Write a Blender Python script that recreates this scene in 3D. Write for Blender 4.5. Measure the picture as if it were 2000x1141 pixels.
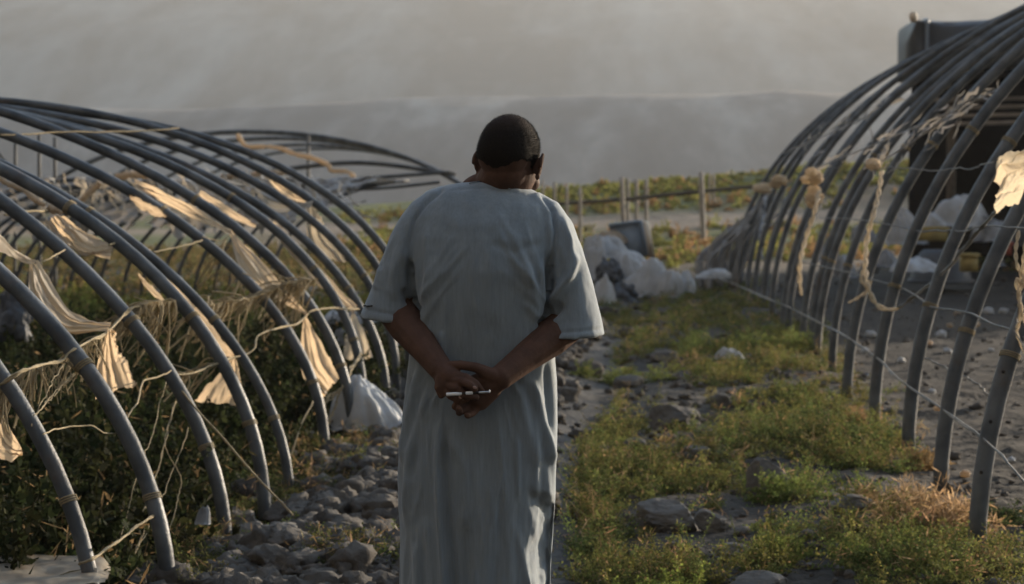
import bpy, math, random
import numpy as np
from mathutils import Vector, Matrix
R_=math.radians
rng=np.random.default_rng(7); random.seed(7)
S=bpy.context.scene
for o in list(bpy.data.objects): bpy.data.objects.remove(o)
C=S.collection
# ------------------------------------------------------------ camera
PITCH,YAW=R_(-3.1124),R_(4.1975)
F,CX,CY=4000.,1000.,570.5
CAM=np.array([0,0,1.5])
fw=np.array([-math.sin(YAW)*math.cos(PITCH),math.cos(YAW)*math.cos(PITCH),math.sin(PITCH)])
rt=np.array([math.cos(YAW),math.sin(YAW),0.]); up=np.cross(rt,fw)
cd=bpy.data.cameras.new('camera'); cam=bpy.data.objects.new('camera',cd); C.objects.link(cam)
cam.location=CAM; cam.rotation_euler=(R_(90)+PITCH,0,YAW)
cd.sensor_width=36; cd.lens=72; cd.clip_end=12000; cd.clip_start=.1
cd.dof.use_dof=True; cd.dof.focus_distance=5.02; cd.dof.aperture_fstop=6.3
S.camera=cam
def at(x,y,Y):
    d=fw*F+rt*(x-CX)-up*(y-CY); return CAM+d*(Y/d[1])
def atg(x,y,z=0.):            # point of the level z under a pixel
    d=fw*F+rt*(x-CX)-up*(y-CY); return CAM+d*((z-1.5)/d[2])
def proj(P):
    q=np.asarray(P)-CAM; w=q@fw; return np.stack([CX+F*(q@rt)/w,CY-F*(q@up)/w],-1)
# ------------------------------------------------------------ world, sun, exposure
SUN_AZ,SUN_EL=44.,8.5        # degrees right of +Y, elevation
W=bpy.data.worlds.new('World'); S.world=W; W.use_nodes=True
nt=W.node_tree; nt.nodes.clear()
sky=nt.nodes.new('ShaderNodeTexSky'); sky.sky_type='NISHITA'; sky.sun_disc=False
sky.sun_elevation=R_(SUN_EL); sky.sun_rotation=R_(SUN_AZ); sky.air_density=1.; sky.dust_density=1.2; sky.ozone_density=1.15
bg=nt.nodes.new('ShaderNodeBackground'); bg.inputs[1].default_value=.14
wo=nt.nodes.new('ShaderNodeOutputWorld'); nt.links.new(sky.outputs[0],bg.inputs[0]); nt.links.new(bg.outputs[0],wo.inputs[0])
sd=bpy.data.lights.new('sun','SUN'); sd.energy=4.0; sd.angle=R_(.6); sd.color=(1,.83,.64)
so=bpy.data.objects.new('sun',sd); C.objects.link(so)
sdir=Vector((math.sin(R_(SUN_AZ))*math.cos(R_(SUN_EL)),math.cos(R_(SUN_AZ))*math.cos(R_(SUN_EL)),math.sin(R_(SUN_EL))))
so.rotation_euler=sdir.to_track_quat('Z','Y').to_euler(); so.location=(30,30,40)
S.view_settings.view_transform='Standard'; S.view_settings.look='None'; S.view_settings.gamma=1
S.view_settings.use_curve_mapping=False; S.view_settings.exposure=1.88
S.render.resolution_x=1024; S.render.resolution_y=584
S.cycles.volume_bounces=1; S.cycles.transparent_max_bounces=16
# ------------------------------------------------------------ noise
def _h(i,j,k,s):
    n=(i*374761393+j*668265263+k*2147483647+s*974634777)&0xffffffff
    n=((n^(n>>13))*1274126177)&0xffffffff
    return ((n^(n>>16))&0xffffff)/16777215.
def vn(x,y,z=0,s=0):
    x,y,z=np.broadcast_arrays(np.asarray(x,float),np.asarray(y,float),np.asarray(z,float))
    i,j,k=(np.floor(a).astype(np.int64) for a in (x,y,z)); u,v,w=x-i,y-j,z-k
    u,v,w=(a*a*(3-2*a) for a in (u,v,w)); o=0
    for a in (0,1):
        for b in (0,1):
            for c in (0,1):
                o=o+_h(i+a,j+b,k+c,s)*(u if a else 1-u)*(v if b else 1-v)*(w if c else 1-w)
    return o*2-1
def fbm(x,y,z=0,o=4,s=0,g=.5):
    r=0;a=1;t=0
    for q in range(o):
        r=r+a*vn(np.asarray(x)*2**q,np.asarray(y)*2**q,np.asarray(z)*2**q,s+q*17); t+=a; a*=g
    return r/t
def sst(a,b,x):
    t=np.clip((x-a)/(b-a),0,1); return t*t*(3-2*t)
# ------------------------------------------------------------ materials
def mat(name,col,rough=.8,noise=None,bump=None,trans=0,metal=0,spec=.3,sheen=0,tcol=None,attr=None):
    """noise=(scale,col2,detail,contrast) ; bump=(scale,strength,distance)"""
    m=bpy.data.materials.new(name); m.use_nodes=True; n=m.node_tree; b=n.nodes['Principled BSDF']
    b.inputs['Roughness'].default_value=rough; b.inputs['Metallic'].default_value=metal
    b.inputs['Specular IOR Level'].default_value=spec
    if sheen: b.inputs['Sheen Weight'].default_value=sheen
    b.inputs['Base Color'].default_value=(*col,1)
    tc=n.nodes.new('ShaderNodeTexCoord'); src=None
    if noise:
        t=n.nodes.new('ShaderNodeTexNoise'); t.inputs['Scale'].default_value=noise[0]; t.inputs['Detail'].default_value=noise[2]
        n.links.new(tc.outputs['Object'],t.inputs[0])
        r=n.nodes.new('ShaderNodeValToRGB'); c=noise[3]
        r.color_ramp.elements[0].position=.5-c; r.color_ramp.elements[1].position=.5+c
        r.color_ramp.elements[0].color=(*col,1); r.color_ramp.elements[1].color=(*noise[1],1)
        n.links.new(t.outputs[0],r.inputs[0]); n.links.new(r.outputs[0],b.inputs['Base Color']); src=r.outputs[0]
    if bump:
        t2=n.nodes.new('ShaderNodeTexNoise'); t2.inputs['Scale'].default_value=bump[0]; t2.inputs['Detail'].default_value=6
        n.links.new(tc.outputs['Object'],t2.inputs[0]); bp=n.nodes.new('ShaderNodeBump')
        bp.inputs['Strength'].default_value=bump[1]; bp.inputs['Distance'].default_value=bump[2]
        n.links.new(t2.outputs[0],bp.inputs['Height']); n.links.new(bp.outputs[0],b.inputs['Normal'])
    if attr:
        a=n.nodes.new('ShaderNodeAttribute'); a.attribute_name=attr
        mx=n.nodes.new('ShaderNodeMix'); mx.data_type='RGBA'; mx.blend_type='MULTIPLY'; mx.inputs[0].default_value=1
        if src: n.links.new(src,mx.inputs[6])
        else: mx.inputs[6].default_value=(*col,1)
        n.links.new(a.outputs['Color'],mx.inputs[7]); n.links.new(mx.outputs[2],b.inputs['Base Color']); src=mx.outputs[2]
    if trans:
        tr=n.nodes.new('ShaderNodeBsdfTranslucent'); tr.inputs[0].default_value=(*(tcol or col),1)
        if src and not tcol: n.links.new(src,tr.inputs[0])
        ms=n.nodes.new('ShaderNodeMixShader'); ms.inputs[0].default_value=trans
        n.links.new(b.outputs[0],ms.inputs[1]); n.links.new(tr.outputs[0],ms.inputs[2]); n.links.new(ms.outputs[0],n.nodes['Material Output'].inputs[0])
    return m
M={}
M['steel']=mat('galvanised_steel',(.054,.064,.075),.5,(7,(.125,.14,.155),8,.16),(70,.6,.004),metal=.1,spec=.28)
n_=M['steel'].node_tree; b_=n_.nodes['Principled BSDF']; src=b_.inputs['Base Color'].links[0].from_socket
t_=n_.nodes.new('ShaderNodeTexNoise'); t_.inputs['Scale'].default_value=3.2; t_.inputs['Detail'].default_value=10; t_.inputs['Roughness'].default_value=.7
c_=n_.nodes.new('ShaderNodeTexCoord'); n_.links.new(c_.outputs['Object'],t_.inputs[0]); q_=n_.nodes.new('ShaderNodeValToRGB'); q_.color_ramp.elements[0].position=.56; q_.color_ramp.elements[1].position=.72
q_.color_ramp.elements[0].color=(0,0,0,1); q_.color_ramp.elements[1].color=(.75,.75,.75,1); n_.links.new(t_.outputs[0],q_.inputs[0])
x_=n_.nodes.new('ShaderNodeMix'); x_.data_type='RGBA'; x_.inputs[7].default_value=(.085,.06,.045,1); n_.links.new(q_.outputs[0],x_.inputs[0]); n_.links.new(src,x_.inputs[6]); n_.links.new(x_.outputs[2],b_.inputs['Base Color'])
M['steel_dark']=mat('weathered_steel',(.045,.05,.055),.6,(6,(.085,.09,.095),5,.2),None,metal=.2)
M['rust']=mat('rusty_steel',(.10,.05,.03),.85,(20,(.05,.035,.03),5,.2))
M['film']=mat('faded_plastic_film',(.52,.47,.38),.5,(11,(.34,.28,.21),8,.16),(40,.3,.003),trans=.5,tcol=(.70,.54,.36),spec=.5)
M['film_pale']=mat('pale_plastic_film',(.50,.50,.48),.5,(6,(.36,.35,.32),6,.25),(30,.4,.005),trans=.35,tcol=(.6,.5,.36))
M['film_grey']=mat('grey_shredded_film',(.44,.45,.46),.6,(7,(.26,.265,.27),6,.2),(20,.5,.01),trans=.25,tcol=(.4,.36,.30))
M['sack']=mat('white_woven_plastic',(.50,.54,.58),.5,(6,(.33,.34,.35),6,.2),(25,.5,.01),trans=.15,tcol=(.6,.55,.45))
M['sack_grey']=mat('dirty_white_plastic',(.36,.39,.43),.55,(5,(.10,.11,.12),9,.14),(18,.6,.015),trans=.1)
M['knot']=mat('sunlit_cloth',(.70,.60,.46),.8,(14,(.55,.47,.36),5,.25),(40,.5,.006),trans=.4,tcol=(.85,.72,.52))
M['twine']=mat('old_twine',(.42,.36,.24),.85,(40,(.27,.22,.14),4,.2),trans=.25,tcol=(.5,.4,.22))
M['twine_grey']=mat('grey_wire',(.20,.20,.19),.6,(30,(.12,.12,.115),3,.2))
M['rope']=mat('twisted_cloth_rope',(.72,.66,.55),.85,(50,(.52,.46,.37),4,.2),trans=.4,tcol=(.85,.76,.6))
M['skin']=mat('dark_skin',(.095,.052,.037),.68,(30,(.065,.036,.026),6,.22),(110,.5,.0022),spec=.12)
M['nail']=mat('finger_nail',(.30,.20,.16),.35)
M['hair']=mat('short_black_hair',(.007,.006,.005),.8,(200,(.015,.012,.010),6,.2),spec=.12)
n_=M['hair'].node_tree; b_=n_.nodes['Principled BSDF']; src=b_.inputs['Base Color'].links[0].from_socket; c_=n_.nodes.new('ShaderNodeTexCoord'); p_=n_.nodes.new('ShaderNodeSeparateXYZ'); n_.links.new(c_.outputs['Object'],p_.inputs[0])
q_=n_.nodes.new('ShaderNodeMapRange'); q_.inputs[1].default_value=1.615; q_.inputs[2].default_value=1.668; q_.inputs[4].default_value=.5; n_.links.new(p_.outputs[2],q_.inputs[0])
x_=n_.nodes.new('ShaderNodeMix'); x_.data_type='RGBA'; x_.inputs[7].default_value=(.060,.034,.024,1); n_.links.new(q_.outputs[0],x_.inputs[0]); n_.links.new(src,x_.inputs[6]); n_.links.new(x_.outputs[2],b_.inputs['Base Color'])
M['shoe']=mat('brown_leather',(.05,.03,.02),.5)
M['eye']=mat('eye_white',(.6,.58,.54),.2)
M['rock']=mat('grey_rock',(.065,.062,.058),.95,(5,(.155,.147,.135),9,.22),(12,.8,.03))
M['clod']=mat('dry_clods',(.052,.047,.042),.97,(9,(.115,.106,.094),9,.2),(25,.8,.02))
M['leaf']=mat('weed_leaves',(1,1,1),.8,None,None,trans=.42,spec=.1,attr='tint')
M['tarp']=mat('dark_tarpaulin',(.045,.055,.07),.55,(3,(.08,.09,.105),6,.25),(5,.5,.03))
M['black']=mat('shed_shade_and_box',(.006,.006,.007),.95,(6,(.012,.012,.013),3,.2),spec=0)
M['post']=mat('pale_weathered_post',(.34,.32,.30),.85,(8,(.24,.22,.20),4,.2))
M['timber']=mat('dark_timber',(.10,.085,.07),.9,(12,(.06,.05,.04),5,.2))
M['bin']=mat('blue_grey_plastic',(.19,.25,.32),.5,(5,(.16,.20,.25),4,.2))
M['lit_side_pole_end']=mat('lit_bin_side_and_pole_end',(.6,.5,.38),.6,(9,(.5,.42,.32),3,.2))
M['yellow']=mat('yellow_plastic',(.38,.30,.10),.5,(9,(.26,.21,.09),4,.2))
M['red']=mat('red_plastic',(.25,.05,.03),.5)
M['pen']=mat('pen_white',(.72,.76,.80),.3,spec=.5)
M['pen_band']=mat('pen_black',(.012,.012,.014),.4)
M['pen_tip']=mat('pen_metal',(.45,.48,.5),.3,metal=.8)
# ------------------------------------------------------------ mesh helpers
class MB:
    def __init__(s): s.v=[];s.f=[];s.n=0;s.t=[]
    def add(s,v,f,tint=None):
        v=np.asarray(v,float); s.v.append(v); s.f.append((np.asarray(f,np.int64)+s.n)); s.n+=len(v)
        if tint is not None: s.t.append(np.broadcast_to(np.asarray(tint,float),(len(v),3)))
        return s
    def mesh(s,name,m=None,smooth=True):
        me=bpy.data.meshes.new(name); V=np.concatenate(s.v).astype(np.float32)
        me.vertices.add(len(V)); me.vertices.foreach_set('co',V.ravel())
        lt=np.concatenate([np.full(len(f),f.shape[1]) for f in s.f]); li=np.concatenate([f.ravel() for f in s.f])
        me.loops.add(len(li)); me.loops.foreach_set('vertex_index',li.astype(np.int32))
        me.polygons.add(len(lt)); me.polygons.foreach_set('loop_start',np.concatenate([[0],np.cumsum(lt)[:-1]]).astype(np.int32))
        me.polygons.foreach_set('loop_total',lt.astype(np.int32))
        if smooth: me.polygons.foreach_set('use_smooth',np.ones(len(lt),bool))
        if s.t:
            T=np.concatenate(s.t); a=me.color_attributes.new('tint','FLOAT_COLOR','POINT')
            a.data.foreach_set('color',np.concatenate([T,np.ones((len(T),1))],1).astype(np.float32).ravel())
        me.update(calc_edges=True); me.validate()
        if m: me.materials.append(m)
        return me
    def build(s,name,m,parent=None,smooth=True):
        o=bpy.data.objects.new(name,s.mesh(name,m,smooth)); C.objects.link(o)
        if parent: o.parent=parent; o.matrix_parent_inverse=Matrix.Translation(-Vector(parent.location)) if parent.type=='EMPTY' else Matrix.Identity(4)
        return o
def tag(o,label=None,cat=None,group=None,kind=None):
    if label: o['label']=label
    if cat: o['category']=cat
    if group: o['group']=group
    if kind: o['kind']=kind
    return o
def empty(name,loc):
    o=bpy.data.objects.new(name,None); C.objects.link(o); o.location=Vector(loc); o.empty_display_size=.1; return o
def frames(P):
    P=np.asarray(P,float); T=np.gradient(P,axis=0); T/=np.linalg.norm(T,axis=1)[:,None]+1e-12
    n=np.cross(T[0],[0,0,1.]); 
    if np.linalg.norm(n)<1e-3: n=np.cross(T[0],[0,1.,0])
    N=[n/np.linalg.norm(n)]
    for i in range(1,len(P)):
        q=N[-1]-T[i]*(N[-1]@T[i]); N.append(q/(np.linalg.norm(q)+1e-12))
    N=np.array(N); return T,N,np.cross(T,N)
def tube(mb,P,r,k=8,cap=True,ell=None):
    P=np.asarray(P,float); n=len(P); r=np.broadcast_to(np.asarray(r,float),(n,)); T,N,B=frames(P)
    a=np.arange(k)*2*np.pi/k; ca,sa=np.cos(a),np.sin(a)
    e=1 if ell is None else ell
    V=P[:,None,:]+r[:,None,None]*(ca[None,:,None]*N[:,None,:]+e*sa[None,:,None]*B[:,None,:])
    i=np.arange(n-1)[:,None]*k; j=np.arange(k)[None,:]; j2=(j+1)%k
    f=np.stack([i+j,i+j2,i+k+j2,i+k+j],-1).reshape(-1,4)
    V=V.reshape(-1,3); mb.add(V,f)
    if cap:
        V2=np.array([P[0],P[-1]]); fc=[]
        base=mb.n
        mb.add(V2,np.zeros((0,3),int))
        off=base-n*k
        f1=np.stack([np.full(k,base),off+(j2[0]),off+j[0]],-1); f2=np.stack([np.full(k,base+1),off+(n-1)*k+j[0],off+(n-1)*k+j2[0]],-1)
        mb.f.append(np.concatenate([f1,f2]))
    return mb
def spl(P,n=24):
    P=np.asarray(P,float)
    if len(P)<3:
        t=np.linspace(0,1,n)[:,None]; return P[0]*(1-t)+P[-1]*t
    d=np.concatenate([[0],np.cumsum(np.linalg.norm(np.diff(P,axis=0),axis=1)**.5)]); 
    Q=np.vstack([2*P[0]-P[1],P,2*P[-1]-P[-2]]); out=[]
    m=len(P)-1; t=np.linspace(0,m-1e-9,n)
    for tt in t:
        i=int(tt); u=tt-i; a,b,c,e=Q[i],Q[i+1],Q[i+2],Q[i+3]
        out.append(.5*((2*b)+(-a+c)*u+(2*a-5*b+4*c-e)*u*u+(-a+3*b-3*c+e)*u**3))
    return np.array(out)
def box(mb,c,s,rz=0,ax=None):
    x,y,z=np.array(s)/2.; v=np.array([[a,b,d] for a in(-x,x) for b in(-y,y) for d in(-z,z)],float)
    R=np.array([[math.cos(rz),-math.sin(rz),0],[math.sin(rz),math.cos(rz),0],[0,0,1]])
    if ax is not None: R=ax
    v=v@R.T+np.array(c); f=[[0,1,3,2],[4,6,7,5],[0,4,5,1],[2,3,7,6],[0,2,6,4],[1,5,7,3]]
    mb.add(v,f); return mb
_ico={}
def ico(l):
    if l in _ico: return _ico[l]
    t=(1+5**.5)/2; v=np.array([[-1,t,0],[1,t,0],[-1,-t,0],[1,-t,0],[0,-1,t],[0,1,t],[0,-1,-t],[0,1,-t],[t,0,-1],[t,0,1],[-t,0,-1],[-t,0,1]],float)
    f=[[0,11,5],[0,5,1],[0,1,7],[0,7,10],[0,10,11],[1,5,9],[5,11,4],[11,10,2],[10,7,6],[7,1,8],[3,9,4],[3,4,2],[3,2,6],[3,6,8],[3,8,9],[4,9,5],[2,4,11],[6,2,10],[8,6,7],[9,8,1]]
    v=list(v/np.linalg.norm(v[0])); 
    for _ in range(l):
        c={}; nf=[]
        def mid(a,b):
            k=(min(a,b),max(a,b))
            if k not in c: q=v[a]+v[b]; v.append(q/np.linalg.norm(q)); c[k]=len(v)-1
            return c[k]
        for a,b,d in f:
            x,y,z=mid(a,b),mid(b,d),mid(d,a); nf+=[[a,x,z],[b,y,x],[d,z,y],[x,y,z]]
        f=nf
    _ico[l]=(np.array(v),np.array(f)); return _ico[l]
def blob(mb,c,r,l=3,R=None,amp=0,fq=1.5,seed=0,flat=False,cuts=0):
    v,f=ico(l); v=v.copy()
    if cuts:
        g=np.random.default_rng(seed)
        for _ in range(cuts):
            n=g.normal(size=3); n/=np.linalg.norm(n); d=g.uniform(.55,.85); h=v@n; v-=np.maximum(h-d,0)[:,None]*n
    if amp: v=v*(1+amp*fbm(v[:,0]*fq+seed*7.3,v[:,1]*fq,v[:,2]*fq,4,seed))[:,None]
    v=v*np.asarray(r); 
    if R is not None: v=v@np.asarray(R).T
    return mb.add(v+np.asarray(c),f)
# ------------------------------------------------------------ ground
def gz(X,Y):
    X=np.asarray(X,float);Y=np.asarray(Y,float)
    h=np.clip(1.08+.078*(X+4.3),.45,2.6)
    h=h+.12*fbm(X*.4,Y*.4,0,3,5)
    z=sst(44,68,Y)*h*np.where(Y<68,1,1)
    z=z-sst(70,420,Y)*95
    near=1-sst(35,60,Y)
    z=z+near*(.05*fbm(X*.7,Y*.7,0,3,2)+.018*fbm(X*5,Y*5,0,3,3)+.010*fbm(X*17,Y*17,0,3,33))
    # rubble ridge left of the path, slight trough along the path
    z=z+near*.10*np.exp(-((X+1.15)/.42)**2)*(.6+.6*fbm(X*2,Y*1.3,0,3,8))*(1-sst(16,22,Y))
    z=z-near*.05*np.exp(-((X+.35)/.25)**2)
    z=z+near*.07*np.exp(-((X-1.0)/.4)**2)*(.5+.7*fbm(X*2,Y*1.5,0,3,9))
    return z
def tint_ground(X,Y):
    path=np.exp(-((X+.56+.05*np.sin(Y*.6)+.05*fbm(X*3,Y*2,0,3,55))/.16)**4)*(1-sst(24,30,Y))
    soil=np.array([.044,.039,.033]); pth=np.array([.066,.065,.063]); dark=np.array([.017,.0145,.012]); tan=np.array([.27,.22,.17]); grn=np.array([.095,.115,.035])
    n=fbm(X*1.5,Y*1.5,0,4,20)[...,None]; n2=fbm(X*.35,Y*.25,0,4,30)[...,None]
    c=soil*(1+.35*n)
    c=c*(1-path[...,None])+pth*(1+.2*n)*path[...,None]
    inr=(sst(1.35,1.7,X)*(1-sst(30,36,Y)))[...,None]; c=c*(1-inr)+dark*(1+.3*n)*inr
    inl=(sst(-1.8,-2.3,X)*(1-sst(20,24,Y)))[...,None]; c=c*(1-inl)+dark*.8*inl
    far=sst(33,40,Y)[...,None]; g=np.clip(.5+1.6*n2,0,1); c=c*(1-far)+(grn*g+np.array([.17,.13,.09])*(1-g))*far
    road=(np.exp(-((Y-53.5)/2.0)**2))[...,None]; c=c*(1-road)+tan*road
    bank=sst(59,62,Y)[...,None]; c=c*(1-bank)+grn*(1+.3*n)*bank
    val=sst(78,120,Y)[...,None]; c=c*(1-val)+np.array([.22,.19,.15])*(1+.2*n2)*val
    return np.clip(c,.01,.6)
yy=np.concatenate([-6+np.arange(0,16)*.7,np.geomspace(5.3,48,520),np.geomspace(48.4,110,110),np.geomspace(113,3200,60)])
uu=np.concatenate([-np.geomspace(3.2,.36,40)[:-1],np.linspace(-.36,.17,330),np.geomspace(.175,3.2,40)])
YY,UU=np.meshgrid(yy,uu,indexing='ij'); XX=UU*np.maximum(YY,5.3)
ZZ=gz(XX,YY); nr,nc=XX.shape
i=np.arange(nr-1)[:,None]*nc; j=np.arange(nc-1)[None,:]
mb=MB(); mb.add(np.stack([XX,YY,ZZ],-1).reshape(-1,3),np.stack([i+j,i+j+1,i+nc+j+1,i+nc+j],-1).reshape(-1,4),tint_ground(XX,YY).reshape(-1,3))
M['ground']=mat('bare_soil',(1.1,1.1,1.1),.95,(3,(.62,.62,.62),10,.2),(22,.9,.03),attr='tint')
tag(mb.build('ground',M['ground']),kind='structure')
# far slopes
def slope(name,X0,X1,Y0,Y1,nx,ny,zf,m):
    X,Y=np.meshgrid(np.linspace(X0,X1,nx),np.linspace(Y0,Y1,ny)); Z=zf(X,Y)
    i=np.arange(ny-1)[:,None]*nx; j=np.arange(nx-1)[None,:]; b=MB()
    b.add(np.stack([X,Y,Z],-1).reshape(-1,3),np.stack([i+j,i+j+1,i+nx+j+1,i+nx+j],-1).reshape(-1,4))
    return tag(b.build(name,m),kind='structure')
M['hill']=mat('dry_hillside',(.10,.085,.075),.95,None); M['mount']=mat('desert_mountain',(.30,.25,.20),.95,None)
def hillmat(m,sx,sy,sz,c1,c2,c3):
    n=m.node_tree; b=n.nodes['Principled BSDF']; tc=n.nodes.new('ShaderNodeTexCoord'); mp=n.nodes.new('ShaderNodeMapping'); mp.inputs['Scale'].default_value=(sx,sy,sz); mp.inputs['Rotation'].default_value=(0,.12,0)
    t=n.nodes.new('ShaderNodeTexNoise'); t.inputs['Scale'].default_value=1; t.inputs['Detail'].default_value=9; t.inputs['Distortion'].default_value=.6
    r=n.nodes.new('ShaderNodeValToRGB'); e=r.color_ramp.elements; e[0].position=.36; e[0].color=(*c1,1); e[1].position=.70; e[1].color=(*c3,1); q=e.new(.5); q.color=(*c2,1)
    n.links.new(tc.outputs['Object'],mp.inputs[0]); n.links.new(mp.outputs[0],t.inputs[0])
    t2=n.nodes.new('ShaderNodeTexNoise'); t2.inputs['Scale'].default_value=5; t2.inputs['Detail'].default_value=5; n.links.new(mp.outputs[0],t2.inputs[0])
    ma=n.nodes.new('ShaderNodeMath'); ma.operation='MULTIPLY_ADD'; ma.inputs[1].default_value=.45; n.links.new(t2.outputs[0],ma.inputs[0]); 
    m3=n.nodes.new('ShaderNodeMath'); m3.operation='MULTIPLY_ADD'; m3.inputs[1].default_value=.85; m3.inputs[2].default_value=-.15; n.links.new(t.outputs[0],m3.inputs[0]); n.links.new(m3.outputs[0],ma.inputs[2]); n.links.new(ma.outputs[0],r.inputs[0]); n.links.new(r.outputs[0],b.inputs['Base Color'])
hillmat(M['hill'],.03,.010,.02,(.10,.096,.092),(.135,.128,.122),(.25,.235,.215))
hillmat(M['mount'],.011,.0040,.004,(.085,.08,.074),(.15,.142,.132),(.27,.25,.23))
slope('near_hill',-700,900,330,640,200,120,lambda X,Y:-95+sst(330,600,Y)*(118.2+.8*fbm(X*.01,Y*.01,0,4,3)+sst(-160,120,X)*5)+2*fbm(X*.03,Y*.03,0,4,4),M['hill'])
slope('far_mountain',-1500,1600,640,1500,260,180,lambda X,Y:-95+sst(600,1450,Y)*240+8*fbm(X*.006,Y*.006,0,5,6)+5*fbm(X*.03,Y*.02,0,4,7),M['mount'])
az=np.radians(np.linspace(88,325,90)); rr_=np.concatenate([np.linspace(22,60,20),np.geomspace(64,420,40)])
A_,RR=np.meshgrid(az,rr_); ed=sst(math.radians(88),math.radians(125),A_)*(1-sst(math.radians(290),math.radians(325),A_))
HX,HY=np.sin(A_)*RR,np.cos(A_)*RR; HZ=-.6+ed*(RR-22)*1.25*sst(20,50,RR)+1.5*fbm(HX*.05,HY*.05,0,4,70)*sst(22,60,RR)
i=np.arange(len(rr_)-1)[:,None]*len(az); j=np.arange(len(az)-1)[None,:]; b=MB(); b.add(np.stack([HX,HY,HZ],-1).reshape(-1,3),np.stack([i+j,i+j+1,i+len(az)+j+1,i+len(az)+j],-1).reshape(-1,4))
tag(b.build('added_hillside',M['hill']),kind='structure')  # unseen slope added behind the camera to block low sky light
# ------------------------------------------------------------ hoops
HOOPS={}
def hoop_pts(d,xf,a,b,n,s,t0=0,t1=math.pi,k=72,z0=-.12):
    t=np.linspace(t0,t1,k); c=np.cos(t); X=xf+s*(a-a*np.sign(c)*np.abs(c)**(2/n)); Z=b*np.abs(np.sin(t))**(2/n)
    return np.stack([X,np.full(k,d),Z],-1)
ORD=['first','second','third','fourth','fifth','sixth','seventh','eighth','ninth','tenth','eleventh','twelfth','thirteenth','fourteenth','fifteenth','sixteenth']
def make_hoop(key,p,s,label,group,r=.035,t1=math.pi,ties=()):
    d,xf,a,b,n=p; g=np.random.default_rng(int(d*100))
    P=hoop_pts(d,xf,a,b,n,s,0,t1); P[0,2]-=.0
    base=P[0].copy(); base[2]=float(gz(base[0],base[1]))-.12; P=np.vstack([base,P[1:]])
    if t1>3: e=P[-1].copy(); P[-1]=[e[0],e[1],float(gz(e[0],e[1]))-.12]
    w=np.sin(np.linspace(0,1,len(P))*np.pi); ph=g.uniform(0,9)
    P[:,1]+=w*(.05*np.sin(np.linspace(0,5,len(P))+ph)); P[:,2]+=w*.018*np.sin(np.linspace(0,9,len(P))+ph*2)
    P[:,0]+=w*.012*np.sin(np.linspace(0,23,len(P))+ph)
    root=empty('greenhouse_hoop',(P[0][0],P[0][1],float(gz(P[0][0],P[0][1]))))
    tag(root,label,'hoop',group)
    mb=MB(); tube(mb,P,r,14); mb.build('bent_pipe',M['steel'],root)
    for fr in ties:
        i=int(fr*(len(P)-1)); q=P[i]; tg=P[i+1]-P[i]; tg/=np.linalg.norm(tg)
        b2=MB()
        for e in(-.008,0,.008):
            T=tg+np.array([0,.25,0]); T/=np.linalg.norm(T); u=np.cross(T,[0,1,0]); u/=np.linalg.norm(u); v=np.cross(T,u)
            a_=np.linspace(0,2*np.pi,13); ring=q+tg*e+(r+.003)*(np.cos(a_)[:,None]*u+np.sin(a_)[:,None]*v); tube(b2,ring,.003,5)
        b2.build('wire_tie',M['twine'],root)
    HOOPS[key]=P; return root
LF=[(6.55, -1.85, 5.3, 2.76, 1.92), (7.09, -1.74, 3.82, 2.18, 1.99), (8.31, -1.8, 4.72, 2.49, 1.9), (8.9, -1.75, 4.3, 2.17, 2.13), (9.5, -1.75, 4.45, 2.18, 1.99), (11.11, -1.85, 4.28, 2.16, 2.03), (11.8, -1.8, 4.5, 2.2, 2.11), (13.12, -1.93, 4.6, 2.13, 2.3), (14.0, -1.9, 4.2, 2.13, 2.03), (14.51, -1.89, 4.19, 2.12, 2.2), (14.96, -1.85, 4.16, 2.12, 2.3), (15.67, -1.86, 4.3, 2.12, 2.42)]
for k,p in enumerate(LF):
    make_hoop(('L',k+1),p,-1,'%s grey steel hoop from the front in the bare tunnel on the left'%ORD[k],'hoops of the left tunnel',r=(.0265 if k<1 else .0295 if k!=4 else .024),ties=(.07,.14,.22) if k<8 else (.12,))
RF=[(8.12,1.24,5.07,3.54,2.06),(9.86,1.33,4.68,3.6,1.98),(11.07,1.32,4.7,3.5,2.1),(12.54,1.29,5.02,3.78,2.05),(13.95,1.25,4.85,3.72,2.0),(16.03,1.32,4.91,3.68,2.05),(17.13,1.29,4.8,3.6,2.07),(18.6,1.27,4.9,3.7,2.05),(19.9,1.22,4.9,3.75,2.05),(21.2,1.25,4.95,3.7,2.05),(22.5,1.2,5,3.75,2.06),(23.9,1.18,5.1,3.7,2.06),(25.3,1.13,5.2,3.8,2.06),(26.6,1.1,5.3,3.75,2.06),(27.8,1.05,5.5,3.8,2.06),(28.95,1.0,5.62,3.77,2.06)]
RF=sorted(RF+[(17.9,1.3,4.7,3.6,2.06),(20.5,1.2,4.8,3.6,2.06),(24.6,1.2,5.0,3.65,2.06)])
ORD+=['seventeenth','eighteenth','nineteenth']
for k,p in enumerate(RF):
    make_hoop(('R',k+1),p,1,'%s grey steel hoop from the front in the tall tunnel on the right'%ORD[k],'hoops of the right tunnel',r=.0365 if k<5 else .032,ties=(.08,.16) if k<8 else ())
# black discs painting the dark of drilled holes on the nearest right hoop
P=HOOPS[('R',1)]; root=[o for o in C.objects if o.name.startswith('greenhouse_hoop') and 'first grey' in o.get('label','') and 'right' in o['label']][0]
for fr in np.linspace(.03,.17,9):
    x=fr*(len(P)-1); i=int(x); q=P[i]*(1-x+i)+P[i+1]*(x-i); tg=P[i+1]-P[i]; tg/=np.linalg.norm(tg)
    nrm=np.array([-.35,-.93,0]); c=q+nrm*.0345; b2=MB(); tube(b2,[c,c+nrm*.004],.0075,10); b2.build('hole_disc',M['pen_band'],root)
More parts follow.
